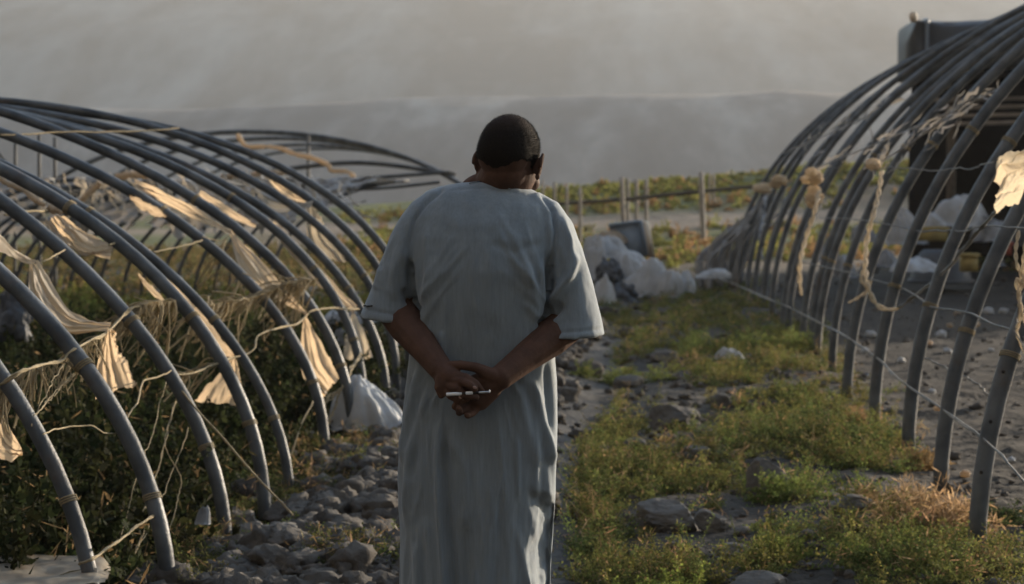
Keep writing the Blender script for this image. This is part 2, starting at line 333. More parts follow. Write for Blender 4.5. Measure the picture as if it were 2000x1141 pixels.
# far tunnel on the left (axis turned)
for k,d in enumerate([40,46.5,55,63]):
    cx=-8.05-(d-40)*.102; a=5.05; b=2.46+(.02 if k else 0)
    make_hoop(('T',k+1),(d,cx+a,a,b,2.0),-1,'%s thin hoop of the farthest low tunnel behind the left tunnel'%ORD[k],'hoops of the farthest tunnel',r=.05,t1=math.pi)
# loose purlins
def rod(name,pts,r,m,label,cat,group=None,k=8,n=20):
    b=MB(); P=spl(pts,n); tube(b,P,r,k); o=b.build(name,m); return tag(o,label,cat,group)
rod('purlin',[at(520,335,38.5),at(700,318,38.5),at(890,309+31,38.6)],.045,M['steel_dark'],'long straight purlin ending beside the man\'s left shoulder, topmost of the far loose pipes','pipe','loose pipes of the far tunnel')
rod('purlin',[at(560,365,37),at(700,350,37),at(880,336,37.4)],.035,M['steel_dark'],'thin middle purlin rising to the right in the far low tunnel','pipe','loose pipes of the far tunnel')
rod('purlin',[at(600,372,36),at(740,368,36),at(860,356,36)],.03,M['steel_dark'],'lowest sagging purlin of the far low tunnel above pale rubble','pipe','loose pipes of the far tunnel')
rod('purlin',[at(-20,372,25.5),at(60,364,26),at(150,356,26.5),at(215,346,27)],.045,M['steel_dark'],'dark horizontal ridge pipe at left frame edge above the netting','pipe')
for k,(x,y0,y1,tx) in enumerate([(28,258,520,2),(78,262,540,-2),(107,268,530,0),(602,262,400,0)]):
    d=26.5 if k<3 else 39.5
    P0=at(x+tx,y0,d); P1=at(x,y1,d); P1[2]=float(gz(P1[0],d))-.1
    rod('support_pole',[P1,P0],.022 if k<3 else .03,M['steel_dark'],['leftmost thin upright pole standing behind the left hoops','middle thin upright pole standing behind the left hoops','third thin upright pole behind the left hoops, right of two others','thin upright prop under the far tunnel arch'][k],'pole','upright poles',n=6)
rod('support_pole',[at(-30,262,26),at(17,325,26)],.02,M['steel_dark'],'short slanting brace pole at the left frame edge','pole',n=4)
# low rib row lying over the middle ground (left legs)
ribx=np.arange(-160,560,36.)
for k,x in enumerate(ribx):
    g=np.random.default_rng(k+50); d=24.5+k*.18+g.uniform(-.2,.2); x0=x+g.uniform(-7,7)
    b0=atg(x0,600-k*1.6); d=b0[1]; t=np.linspace(0,math.pi/2*.97,16); run=1.75+g.uniform(-.15,.15); hh=1.48+g.uniform(-.06,.05)
    P=np.stack([b0[0]+run*(1-np.cos(t)),d+1.2*(1-np.cos(t)),hh*np.sin(t)],-1); P[0,2]=float(gz(b0[0],d))-.1
    b=MB(); tube(b,P,.026,8); o=b.build('low_rib',M['steel_dark']); tag(o,'%s curved thin rib from the left in the low netted row behind the left tunnel'%(['first','second','third','fourth','fifth','sixth','seventh','eighth','ninth','tenth','eleventh','twelfth','thirteenth','fourteenth','fifteenth','sixteenth','seventeenth','eighteenth','nineteenth','twentieth'][k]),'rib','ribs of the low netted row')
# ------------------------------------------------------------ sheets of film
def sheet(A,B,folds=5,amp=.03,nu=60,nv=40,pinch=(1,1),ragged=0,seed=0,sag=0):
    """surface between two polylines given as (px,py,depth); folds run along u"""
    g=np.random.default_rng(seed)
    A=spl([at(*p) for p in A],nu); B=spl([at(*p) for p in B],nu); v=np.linspace(0,1,nv); u=np.linspace(0,1,nu)
    G=A[:,None,:]*(1-v)[None,:,None]+B[:,None,:]*v[None,:,None]
    wd=np.linalg.norm(A-B,axis=1)[:,None]
    U,V=np.meshgrid(u,v,indexing='ij')
    ph=g.uniform(0,6,6)
    Vw=V+.06*np.sin(U*5+ph[0])*np.sin(np.pi*V)
    h=.55*np.sin(Vw*folds*1.3*np.pi+ph[1])+.3*np.sin(Vw*folds*2.9*np.pi+ph[2]+U*2)+.7*fbm(U*1.6,V*7,0,4,seed+3)+.25*np.abs(fbm(U*4,V*22,0,3,seed+6))
    e=np.minimum(1,np.clip(wd/.25,0.15,1)); amp_=amp*e*(.35+.65*np.sin(np.pi*V)**.5)
    dirv=np.array([.25,-1,0.1]); G=G+(h*amp_)[...,None]*dirv
    G[...,2]+=fbm(U*6,V*6,0,3,seed+9)*amp*.5
    if sag: G[...,2]-=sag*np.sin(np.pi*U)*np.sin(np.pi*V)
    if ragged: G[...,2]+=ragged*fbm(U*25,V*0,0,3,seed+5)*sst(.75,1,V)
    i=np.arange(nu-1)[:,None]*nv; j=np.arange(nv-1)[None,:]
    return G.reshape(-1,3),np.stack([i+j,i+j+1,i+nv+j+1,i+nv+j],-1).reshape(-1,4)
def rag(A,B,label,m='film',name='plastic_rag',group='film scraps on the left tunnel',solid=True,**k):
    b=MB(); v,f=sheet(A,B,**k); b.add(v,f); o=b.build(name,M[m]); tag(o,label,'plastic scrap',group)
    return o
rag([(74,511,7.75),(95,545,7.8),(130,598,7.8),(170,622,7.85),(217,634,7.9)],[(57,513,7.75),(58,570,7.7),(82,620,7.7),(115,650,7.75),(212,646,7.9)],'largest tan film scrap slung like a hammock between the second and third left hoops',folds=3.2,amp=.028,seed=1)
rag([(-30,430,7.3),(0,457,7.4),(35,492,7.6),(75,512,7.75)],[(-30,480,7.3),(0,490,7.4),(30,506,7.6),(62,517,7.75)],'tan film strip entering at the left frame edge above the hammock scrap',folds=2,amp=.02,seed=2)
rag([(207,650,7.9),(197,690,7.9),(188,730,7.9),(187,780,7.9)],[(218,640,7.9),(232,680,7.85),(250,715,7.9),(268,748,7.95)],'brownish triangular film scrap hanging below the hammock scrap',folds=3,amp=.03,seed=3,ragged=.03)
rag([(213,655,7.9),(220,644,7.9),(226,660,7.9),(226,668,7.9)],[(214,650,7.9),(228,650,7.88),(224,662,7.9),(227,672,7.9)],'tiny curled film tail at the top of the brownish triangular scrap',folds=1,amp=.006,seed=4)
rag([(118,418,9.3),(150,440,9.3),(190,465,9.35),(222,480,9.4)],[(82,432,9.3),(110,462,9.2),(150,490,9.3),(215,502,9.4)],'broad tan film fold behind the third left hoop, upper left',folds=3,amp=.045,seed=5,sag=.05)
rag([(292,487,9.7),(325,528,9.72),(362,575,9.75),(385,605,9.8)],[(288,498,9.7),(297,530,9.7),(335,580,9.75),(380,612,9.8)],'narrow tan strip stretched along the fifth left hoop',folds=1.5,amp=.015,seed=6)
rag([(385,600,9.6),(410,630,9.6),(435,665,9.6),(460,694,9.5)],[(375,606,9.6),(388,650,9.6),(420,690,9.6),(452,700,9.5)],'lower tan strip running down to a knot between the fourth and fifth left hoops',folds=1.5,amp=.018,seed=7)
rag([(455,698,9.5),(430,725,9.5),(402,755,9.5),(380,783,9.5)],[(459,698,9.5),(468,730,9.5),(473,760,9.5),(475,795,9.5)],'triangular film scrap hanging under the knot beside the fourth left hoop',folds=2.5,amp=.03,seed=8,ragged=.02)
rag([(262,352,11.2),(330,380,11),(395,415,11),(452,450,11.2)],[(270,368,11.1),(330,402,11),(390,432,11),(450,458,11.2)],'long upper tan film band tied across the sixth left hoop',folds=2.2,amp=.03,seed=9)
rag([(252,380,11),(280,392,11),(305,405,11),(325,424,11)],[(256,392,11),(275,408,11),(300,420,11),(322,426,11)],'small sunlit film fold under the long upper tan band',folds=1,amp=.02,seed=10)
rag([(452,452,11.3),(500,500,11.3),(550,555,11.4),(600,612,11.5)],[(448,457,11.3),(468,520,11.2),(520,570,11.4),(598,618,11.5)],'long tan film scrap twisting between the sixth and seventh left hoops',folds=2.2,amp=.028,seed=11)
rag([(598,618,11.5),(625,665,11.4),(645,705,11.4),(662,738,11.4)],[(592,622,11.5),(587,680,11.4),(592,735,11.4),(625,782,11.4)],'orange tan film scrap hanging to the lower tie of the seventh left hoop',folds=2.6,amp=.035,seed=12,ragged=.02)
rag([(540,432,13.2),(590,485,13.2),(650,550,13.3),(698,600,13.4)],[(515,428,13.2),(562,490,13.1),(625,560,13.3),(690,612,13.4)],'long pale tan film strip between the seventh and eighth left hoops',folds=2.2,amp=.035,seed=13)
rag([(690,608,13.4),(712,650,13.4),(722,680,13.4),(728,700,13.4)],[(688,612,13.4),(676,650,13.4),(672,680,13.4),(668,705,13.4)],'pale grey film flap hanging from the end of the long pale strip',m='film_pale',folds=2.4,amp=.03,seed=14,ragged=.03)
rag([(498,366,14.9),(540,378,14.9),(580,398,14.9),(612,393,14.9)],[(505,385,14.9),(530,412,14.9),(570,412,14.9),(608,402,14.9)],'bluish white film pocket tied to the ninth left hoop',m='sack',folds=2,amp=.035,seed=15)
rag([(540,345,15),(570,365,15),(595,380,15),(612,392,15)],[(525,355,15),(555,380,15),(580,394,15),(608,400,15)],'tan film band above the bluish white pocket',folds=2,amp=.03,seed=16)
rag([(600,402,15),(598,435,15),(604,470,15),(625,500,15)],[(614,398,15),(632,440,15),(655,480,15),(690,515,15)],'pale grey film sheet hanging below the bluish white pocket',m='film_pale',folds=3,amp=.05,seed=17,ragged=.04)
rag([(270,535,10.5),(290,553,10.5),(305,568,10.5),(322,588,10.5)],[(276,548,10.5),(285,562,10.5),(302,580,10.5),(318,590,10.5)],'small dull film scrap low behind the third left hoop',folds=1,amp=.02,seed=18)
rag([(392,372,12.5),(430,395,12.5),(460,415,12.5),(500,440,12.5)],[(388,382,12.5),(420,402,12.5),(452,425,12.5),(498,445,12.5)],'thin tan film band under the row of rolled film',folds=1.2,amp=.02,seed=19)
rag([(-30,770,6.9),(0,790,6.85),(18,835,6.8),(42,880,6.7)],[(-40,850,6.9),(-10,880,6.85),(5,900,6.8),(44,888,6.7)],'lowest tan film scrap at the left frame edge tied to the first left hoop',folds=2.5,amp=.03,seed=20)
# right tunnel rags
rag([(2030,288,8.4),(1990,292,8.4),(1955,303,8.4),(1946,322,8.4)],[(2040,365,8.3),(2005,375,8.4),(1980,400,8.45),(1944,418,8.5)],'large sunlit cream rag on the right frame edge',group='rags on the right tunnel',folds=2.2,amp=.05,seed=21,name='cloth_rag',m='knot')
def knot(px,py,d,r,label,seed,m='rope'):
    b=MB(); c=at(px,py,d)
    for q in range(4):
        g=np.random.default_rng(seed+q); v,f=ico(4); v=v.copy(); n=fbm(v[:,0]*2+seed,v[:,1]*2,v[:,2]*2,4,seed+q); v=v*(1+.5*n+.35*np.abs(np.sin(v@g.normal(size=3)*5)))[:,None]; b.add(v*np.array([1,.7,.8])*r*g.uniform(.45,.75)+c+g.normal(size=3)*r*.5,f)
    return tag(b.build('rag_knot',M[m]),label,'rag','rags on the right tunnel')
knot(1588,350,15.6,.062,'upper cream rag knot of the pair left of the twisted strand',31,'knot'); knot(1580,374,15.6,.065,'lower cream rag knot of the pair, under its twin',35,'knot')
knot(1718,322,12.9,.05,'single cream rag knot above the long twisted strand',39,'knot')
knot(1492,368,26,.075,'pale blurred rag bundle on the far right hoops, farthest left',43,'knot'); knot(1516,356,22,.07,'pale blurred rag bundle second from the left on the far right hoops',47,'knot')
def strand(pts,r,label,seed=0,m='rope',name='twisted_strand',n=150,group='twisted strands on the right tunnel'):
    r*=.78; P=spl([at(*p) for p in pts],n); b=MB(); T,N,B=frames(P); L=np.concatenate([[0],np.cumsum(np.linalg.norm(np.diff(P,axis=0),axis=1))])
    for q in range(2):
        a=L/(r*2.0)+q*np.pi; tp=np.minimum(1,.35+4*np.linspace(1,0,n)); Q=P+(np.cos(a)[:,None]*N+np.sin(a)[:,None]*B)*r*.7*tp[:,None]; tube(b,Q,r*.62*tp*(1+.35*fbm(L*14,q*5.,0,2,seed)),7)
    return tag(b.build(name,M[m]),label,'rope',group)
strand([(1722,335,12.8),(1716,380,12.7),(1703,430,12.6),(1693,470,12.6),(1690,515,12.5),(1694,555,12.4),(1708,590,12.4),(1730,604,12.4),(1757,603,12.4)],.017,'long twisted cream strand hanging from the single knot and hooking to the right',1)
strand([(1600,372,15.5),(1592,410,15.4),(1576,460,15.4),(1563,510,15.3),(1562,550,15.3),(1566,578,15.3)],.019,'twisted cream strand hanging straight down from the pair of knots',2,n=70)
strand([(1990,450,7.9),(1984,490,7.9),(1987,520,7.9),(1996,545,7.9),(1990,580,7.9),(1993,620,7.9),(1986,650,7.9),(2000,690,7.9)],.008,'thin looping cream strand on the right frame edge',3)
strand([(2004,470,7.9),(1998,520,7.9),(2002,560,7.9),(1986,545,7.9),(1992,590,7.9),(2003,640,7.9)],.009,'second cream strand tangled at the right frame edge',4)
strand([(1693,510,12.4),(1682,545,12.4),(1694,565,12.4),(1678,580,12.4),(1656,592,12.4)],.010,'short frayed end sticking out left of the long twisted strand',5,n=40)
strand([(1494,385,25.8),(1490,430,25.6),(1484,460,25.4),(1490,510,25.2)],.028,'pale blurred strand hanging from the far rag bundles',6,m='sack_grey',n=40)
# ------------------------------------------------------------ rolled film and twine
def roll(pts,r,label,seed=0,m='film_pale',group='rolled film on the left'):
    P=spl([at(*p) for p in pts],50); L=np.linspace(0,1,50); P[:,2]+=.01*fbm(L*9,seed,0,3,seed)
    rr=r*(1+.28*fbm(L*14,seed+.5,0,3,seed)); rr[::11]*=.6; b=MB(); tube(b,P,rr,10)
    return tag(b.build('rolled_film',M[m]),label,'film roll',group)
M['roll']=mat('rolled_film',(.60,.50,.38),.6,(12,(.48,.38,.27),5,.25),(40,.4,.004),trans=.4,tcol=(.72,.6,.45))
roll([(-20,338,9.4),(0,350,9.4),(45,374,9.4),(88,402,9.4)],.014,'thin rolled film slanting down from the left frame edge behind the third hoop',1,'roll')
roll([(95,402,9.4),(107,410,9.4),(122,414,9.4)],.017,'short thick stub of rolled film at the end of the slanting roll',2,'roll')
roll([(150,400,18),(172,378,18),(196,356,18)],.03,'short roll of film slanting upward to the right behind the fourth left hoop',3,'roll')
roll([(226,347,19),(258,341,19),(290,344,19)],.037,'fattest bright roll of film on the ridge, leftmost of the ridge rolls',4,'roll')
roll([(383,354,20),(410,348,20)],.032,'short bright roll on the ridge, second from the left',5,'roll')
roll([(432,347,20),(465,341,20)],.032,'bright roll on the ridge, third from the left',6,'roll')
roll([(490,342,20),(520,337,20),(565,338,20)],.03,'bright roll on the ridge, rightmost of the ridge rolls',7,'roll')
roll([(463,262,38),(482,285,38),(520,286,38),(550,290,38),(575,300,38),(610,308,38),(640,322,38),(648,333,38),(680,336,38),(694,350,38)],.045,'crooked rolled film draped over the far low tunnel arch',8,'roll')
roll([(70,240,16),(90,247,16),(125,252,16)],.02,'small bright roll of film high between the seventh and eighth left hoops',9,'roll')
def twine(pts,r,label,m='twine',n=60,wob=.006,cat='twine',group='twine on the left tunnel',seed=0,strands=1):
    r*=.68; wob*=.6
    P0=spl([at(*p) for p in pts],n); b=MB(); g=np.random.default_rng(seed)
    for s_ in range(strands):
        L=np.linspace(0,1,n); P=P0.copy(); P[:,2]+=wob*fbm(L*14,s_*3.,0,3,seed+s_); P[:,0]+=wob*fbm(L*14,s_*3.+9,0,3,seed+s_)
        tube(b,P,r,5)
    return tag(b.build('twine' if 'twine' in m else 'rope',M[m]),label,cat,group)
twine([(0,750,6.5),(35,730,6.52),(60,718,6.6),(100,708,6.85),(122,702,7),(150,680,7.1),(180,665,7.5),(208,650,7.9),(240,617,8.2),(258,600,8.3)],.006,'knotted tan cord from the first left hoop up to the third',strands=2,wob=.012)
twine([(83,848,6.3),(110,838,6.5),(150,832,6.8),(180,833,6.9),(205,846,7.0),(228,845,7.1),(240,828,7.1)],.004,'loose wavy cord between the first and second left hoops',seed=1)
twine([(155,1102,6.3),(185,1088,6.3),(240,1050,6.7),(270,1026,6.9),(306,1003,7.1)],.006,'taut tan cord low between the first and second left hoops',seed=2,strands=2,wob=.008)
twine([(240,832,7.1),(258,800,7.3),(270,782,7.5),(276,752,7.8),(283,742,7.9),(310,736,8.1),(335,724,8.3)],.005,'cord rising from the second left hoop past the triangular scrap',seed=3)
twine([(342,733,8.3),(380,727,8.6),(410,716,8.8),(430,708,8.9),(456,698,9.3),(480,692,9.6),(498,680,9.7),(505,655,9.9),(545,640,10.4),(580,632,10.8),(600,615,11.4)],.0055,'tan cord from the third left hoop to the orange scrap',seed=4,strands=2,wob=.01)
twine([(345,750,8.3),(380,795,8.25),(430,850,8.2),(500,930,8.1),(572,1006,8.0)],.006,'long guy cord slanting down to the ground in front of the left hoops',seed=5,strands=2,wob=.004)
twine([(600,615,11.4),(612,606,11.5),(650,602,12),(700,604,13)],.007,'short cord between the seventh and eighth left hoops',seed=6)
twine([(0,264,11),(60,262,11.2),(105,258,11.4),(200,258,11.8),(290,255,12.5),(350,250,13.5)],.007,'thin tan cord running over the upper left hoops',seed=7)
twine([(560,925,0+10.3),(572,880,10.4),(590,825,10.6),(612,785,10.8)],.006,'slanting cord beside the foot of the sixth left hoop',seed=8)
twine([(10,420,8.5),(30,415,8.6),(50,412,9),(95,412,9.4)],.008,'short cord holding the slanting roll',seed=9)
twine([(85,512,7.8),(105,500,8.0),(127,488,8.3)],.005,'short cord from the hammock scrap to the third left hoop',seed=10)
twine([(213,478,8.8),(236,473,8.9)],.008,'short tie at the middle of the fourth left hoop',seed=11,n=8)
twine([(630,790,11.6),(650,772,11.7),(672,752,11.8),(690,715,12.4),(705,690,13)],.007,'frayed cord from the seventh left hoop up to the eighth',seed=12,strands=3,wob=.03)
twine([(640,830,11.6),(652,800,11.7),(668,756,11.75)],.006,'loose cord tail hanging at the seventh left hoop',seed=13,strands=2,wob=.02)
twine([(395,462,11),(430,470,11.2),(452,455,11.3)],.005,'short sagging cord left of the long twisting scrap',seed=14)
twine([(300,492,9.8),(350,482,10.3),(395,470,10.8)],.005,'thin sagging cord right of the narrow strip',seed=15)
for k,(pp,l) in enumerate([([(322,748,8.5),(305,820,8),(290,870,7.8),(270,915,7.6),(225,1090,7.3)],'leftmost long cord hanging between the second and third left hoops'),
  ([(342,785,8.6),(330,830,8.2),(321,868,8),(300,945,7.8),(280,1000,7.6)],'pale cord hanging through a small knot between the second and third left hoops'),
  ([(368,835,8.5),(350,890,8.2),(320,960,7.9),(300,1010,7.7),(262,1085,7.4)],'cord slanting down left from the third left hoop'),
  ([(321,868,8),(335,900,8),(352,935,8),(345,985,7.9),(325,1050,7.7)],'slack thin cord curling below the small knot'),
  ([(285,1030,7.5),(262,1088,7.4),(275,1120,7.3),(282,1145,7.2)],'short cord reaching the bottom edge beside the second left hoop'),
  ([(145,730,6.9),(110,765,6.8),(68,812,6.5)],'pale pair cord behind the first left hoop'),
  ([(122,712,6.9),(95,760,6.7),(60,830,6.5)],'frayed cord hanging steeply beside the first left hoop')]):
    twine(pp,.0028,l,seed=20+k,wob=.012,strands=1+(k in(1,4,5)),group='hanging cords on the left tunnel')
def frayed(P0,n,ln,label,seed,r=.0022,m='twine',lean=(-.35,0,-1),cat='frayed netting'):
    g=np.random.default_rng(seed); P=spl([at(*p) for p in P0],60); b=MB()
    for q in range(n):
        s=P[g.integers(0,60)]; d=np.array(lean)+g.normal(size=3)*.45; d/=np.linalg.norm(d); L=ln*g.uniform(.25,1)
        t=np.linspace(0,1,7)[:,None]; Q=s+d*L*t+g.normal(size=3)*.12*L*np.sin(t*3)+np.array([0,0,-.25])*L*t**2; tube(b,Q,r*g.uniform(.6,1.6),4,cap=False)
    return tag(b.build('frayed_netting',M[m]),label,cat,'frayed netting on the left tunnel')
frayed([(5,745,6.75),(60,720,6.85),(125,700,7.1),(205,652,7.9)],130,.16,'shredded fibres hanging from the knotted cord near the first left hoop',1)
frayed([(268,600,8.4),(300,590,8.5),(345,588,8.8)],110,.26,'shredded grey fibres between the third and fourth left hoops',2,lean=(-.9,0,-.9),r=.003)
frayed([(400,600,10),(440,590,10.3),(500,580,10.8),(560,555,11.3),(620,545,11.6)],150,.3,'wide shredded net between the fifth and seventh left hoops',3,lean=(-1,0,-.6),r=.0035)
frayed([(355,732,8.4),(390,722,8.7),(430,706,8.9)],30,.16,'short frayed fibres right of the third left hoop',4,lean=(-1,0,-.7))
frayed([(440,470,13),(520,520,13.5),(600,590,13.8)],60,.35,'thin torn fibres behind the long twisting scrap',5,lean=(-.6,0,-.8),r=.004)
# right wires
for k,(pp,r,l) in enumerate([
 ([(1385,535,24),(1470,570,20),(1560,610,16.5),(1640,650,14.2),(1715,702,12.4),(1760,745,11.2),(1840,800,9.9),(1915,852,8.2),(2010,945,7.4)],.0058,'long low wire sagging across all the right hoops'),
 ([(1560,512,17),(1620,522,16),(1680,540,14),(1760,565,12.5),(1820,598,11),(1885,608,9.8),(1940,632,8.6),(2010,665,8)],.007,'middle wire crossing the right hoops below the twisted strand'),
 ([(1600,425,17),(1700,432,14),(1790,450,12.5),(1870,452,11),(1930,442,9.8),(2010,448,8.5)],.006,'upper wire crossing the right hoops at half height'),
 ([(1735,326,12.7),(1800,332,12),(1880,330,11),(1945,318,9.8)],.005,'thin top wire between the single knot and the large rag'),
 ([(1755,603,12.4),(1790,575,12),(1840,535,11),(1885,485,10.2),(1920,440,9.6),(1950,410,8.6)],.010,'dark frayed cord running up right from the twisted strand to the large rag'),
 ([(1800,700,11.3),(1850,720,11),(1900,745,10.6),(1935,772,10.4)],.008,'loose pale cord lying low behind the third right hoop'),
 ([(2010,545,7.9),(1990,600,7.9),(1985,640,7.9),(2005,700,7.8)],.004,'thin wire loop at the right frame edge')]):
    twine(pp,r,l,m='twine_grey',seed=40+k,wob=.02,strands=2 if k in(0,4) else 1,group='wires of the right tunnel',cat='wire')
# shredded net between upper right hoops
def shreds(lbl,boxes,n,seed,m,size,group=None,name='torn_netting',lean=(.7,0,.6)):
    g=np.random.default_rng(seed); b=MB()
    for (x0,y0,x1,y1,w,d0,d1) in boxes:
        P=spl([at(x0,y0,d0),at((x0+x1)/2,(y0+y1)/2+4,(d0+d1)/2),at(x1,y1,d1)],30); tube(b,P,.006,5)
        for q in range(n):
            t=g.uniform(); px=x0+(x1-x0)*t+g.normal()*w*.3; py=y0+(y1-y0)*t+g.normal()*w; d=d0+(d1-d0)*t
            c=at(px,py,d); L=size*g.uniform(.3,1); dr=np.array(lean)+g.normal(size=3)*.35; dr/=np.linalg.norm(dr); wv=g.normal(size=3); wv-=dr*(wv@dr); wv/=np.linalg.norm(wv)
            k=6; tt=np.linspace(-.5,.5,k); W=L*g.uniform(.05,.16); Pm=c+dr*tt[:,None]*L+g.normal(size=(k,3))*L*.05
            ww=W*(1-(2*np.abs(tt))**2*.8)[:,None]*.5; V=np.stack([Pm-wv*ww,Pm+wv*ww+g.normal(size=(k,3))*W*.12],1).reshape(-1,3)
            i=np.arange(k-1)*2; b.add(V,np.stack([i,i+1,i+3,i+2],-1))
    return tag(b.build(name,M[m]),lbl,'netting',group)
shreds('torn pale netting caught among the upper right hoops',[(1590,330,1960,170,10,18,14),(1700,330,1900,190,12,14,13)],30,1,'film_grey',.22,'torn netting on the right tunnel')
shreds('torn grey netting along the left shoulder of the right tunnel',[(1530,300,1760,190,10,24,20)],30,2,'film_grey',.3,'torn netting on the right tunnel')
shreds('pale torn film strips hanging along the ridge of the low netted row',[(90,372,520,362,9,22.5,24),(-20,400,560,385,14,22,23.5)],70,3,'film_pale',.38,lean=(.5,0,-.8),name='torn_film')
shreds('grey torn film strips snagged on the far side of the left tunnel',[(420,350,700,400,12,17,19)],50,4,'film_grey',.34,lean=(.7,0,-.6),name='torn_film')
# netting bundle at the far left end of the right tunnel
b=MB()
for q in range(85):
    g=np.random.default_rng(q+300); t0=g.uniform(); d=28.2+g.uniform(-.7,.7); x=1366+75*t0+g.normal()*3
    bot=at(x,540+g.uniform(-18,18),d); bot[2]=float(gz(bot[0],bot[1])); hgt=.25+1.0*t0*g.uniform(.6,1.05); top=bot+np.array([.15+.55*t0+g.normal()*.08,g.normal()*.1,hgt+.25])
    mid=(top+bot)/2+np.array([-.10+g.normal()*.05,0,.08]); P=spl([bot,mid,top],9); tube(b,P,.016*(1+.8*np.abs(fbm(np.linspace(0,4,9),q*1.,0,2,q))),5,ell=.5)
tag(b.build('netting_bundle',M['film_grey']),'grey brown tangle of old netting sloping against the far end of the right tunnel','netting')
# draped netting over the low rib row
g=np.random.default_rng(5); nu,nv=150,46
U,V=np.meshgrid(np.linspace(0,1,nu),np.linspace(0,1,nv),indexing='ij')
X0=-11.2+U*6.2; t=(.98-V*.62)*math.pi/2
Xn=X0+1.75*(1-np.cos(t)); Yn=24.3+U*.8+1.2*(1-np.cos(t)); Zn=1.5*np.sin(t)+.03
h=fbm(U*60,V*7,0,4,11); h2=fbm(U*22+V*6,V*18,0,4,12)
Yn=Yn-.14*h; Zn=Zn+.09*h2-.04*np.abs(np.sin(U*nu*.38)); Xn=Xn+.1*h2
Zn[:,-6:]-=(.22*np.clip(fbm(U*80,0,0,2,13),-.2,1))[:,-6:]
i=np.arange(nu-1)[:,None]*nv; j=np.arange(nv-1)[None,:]; f=np.stack([i+j,i+j+1,i+nv+j+1,i+nv+j],-1).reshape(-1,4)
keep=(fbm(U*40,V*12,0,3,14)[:-1,:-1].ravel()>-.22+0*f[:,0])&(V[:-1,:-1].ravel()<.93+.1*fbm(U*40,0,0,2,15)[:-1,:-1].ravel())
b=MB(); b.add(np.stack([Xn,Yn,Zn],-1).reshape(-1,3),f[keep]); tag(b.build('draped_netting',M['film_grey']),'torn grey film draped over the low ribs behind the left tunnel','netting')
# ------------------------------------------------------------ objects in the middle distance
def lump(px,py,w,h,d,label,m='sack_grey',name='plastic_sack',cat='sack',group='plastic sacks of the heap',seed=0,amp=.35,fq=1.6,zlift=0,depth=None,l=5):
    """crumpled sack: px,py = centre of its foot, w,h in px"""
    s=d/F; c=at(px,py-h/2,d); b=MB(); v,f=ico(l); v=v.copy()
    g=np.random.default_rng(seed+400); n=fbm(v[:,0]*fq+seed,v[:,1]*fq,v[:,2]*fq,2,seed); rg=0
    for q in range(9):
        dr=g.normal(size=3); dr/=np.linalg.norm(dr); fr=g.uniform(1.3,6); rg=rg+np.abs(np.sin((v@dr)*fr+g.uniform(0,6)+2*n))/fr
    rg=rg-rg.mean(); v=v*(1+amp*.9*n+.42*rg)[:,None]; v[:,:2]*=(1.12-.30*v[:,2:3]); v[:,2]=np.where(v[:,2]<-.72,-.72,v[:,2]); v=(v-(v.max(0)+v.min(0))/2)/((v.max(0)-v.min(0))/2)
    v=v*np.array([w/2*s,(depth or w*.4)*s,h/2*s])+c
    b.add(v,f); return tag(b.build(name,M[m]),label,cat,group)
DB=27.
def drape(px,py,w,h,d,label,m='sack',name='plastic_sack',cat='sack',group='plastic sacks of the heap',seed=0,amp=0,zlift=0,depth=None):
    s=d/F; g=np.random.default_rng(seed+900); c=at(px,py,d); nr_,na=34,120; R,A=np.meshgrid(np.linspace(0,1,nr_),np.arange(na)*2*np.pi/na,indexing='ij')
    ca,sa=np.cos(A),np.sin(A); n1=fbm(ca*R*1.6+seed,sa*R*1.6,0,3,seed); rad=R*(1+.35*fbm(ca*1.2+seed*3,sa*1.2,0,3,seed+1))
    off=(g.uniform(-.35,.35),g.uniform(-.2,.2)); prof=(1-R**2.2)**.7
    cr=0
    for q in range(3): k=g.integers(4,11); cr=cr+np.abs(np.sin(A*k/2.*1.0+g.uniform(0,6)+1.6*n1+R*g.uniform(-1.5,1.5)))/(q+1)
    cr=(cr-cr.mean()); z=prof*(1+.30*n1)+.16*cr*R*(1-R**4)+.10*fbm(ca*R*4,sa*R*4,seed,4,seed+5)
    X=(ca*rad*(1+.10*cr*R)+off[0]*prof)*w/2*s; Y=(sa*rad+off[1]*prof)*(depth or w*.34)*s; Z=z*h*s*.80
    V=np.stack([X+c[0],Y+c[1],Z+c[2]-.01],-1); i=np.arange(nr_-1)[:,None]*na; j=np.arange(na)[None,:]; j2=(j+1)%na
    b=MB(); b.add(V.reshape(-1,3),np.stack([i+j,i+j2,i+na+j2,i+na+j],-1).reshape(-1,4)[:,::-1]); b.f.append(np.array([[(nr_-1)*na+q for q in range(na)]]))
    return tag(b.build(name,M[m]),label,cat,group)
drape(1155,545,70,110,DB,'blue white sack beside the man\'s right sleeve, leftmost of the heap','sack',seed=1)
drape(1195,500,75,52,DB+.3,'pale sack on top of the heap under the sunlit sack','sack',seed=2)
drape(1232,548,90,66,DB,'large grey sack in the middle of the heap',seed=3)
lump(1190,560,60,60,DB-.4,'dark crumpled sack at the foot of the heap',seed=4,m='tarp')
drape(1262,575,90,85,DB-.6,'grey white sack low in the middle of the heap',seed=5)
drape(1300,580,70,70,DB-.7,'rounded grey sack right of the middle of the heap',seed=6)
drape(1336,568,52,45,DB-.6,'smallest sack at the right end of the heap',seed=7)
lump(1218,590,60,40,DB-1.2,'dark low bundle in front of the heap',seed=8,m='tarp')
drape(1178,600,50,78,DB-1.8,'bright torn white sack in front of the heap near the sleeve','sack',seed=9,amp=.5)
drape(1236,512,60,30,DB+.3,'crumpled white sheet against the foot of the grey board','sack',seed=10)
drape(1190,472,66,28,DB+.9,'sunlit cream sack lying on the very top of the heap','film',seed=11)
drape(1392,541,72,24,26,'flat bluish white sheet on the ground left of the right tunnel','sack',name='plastic_sheet',cat='sheet',seed=12,group=None,amp=.25)
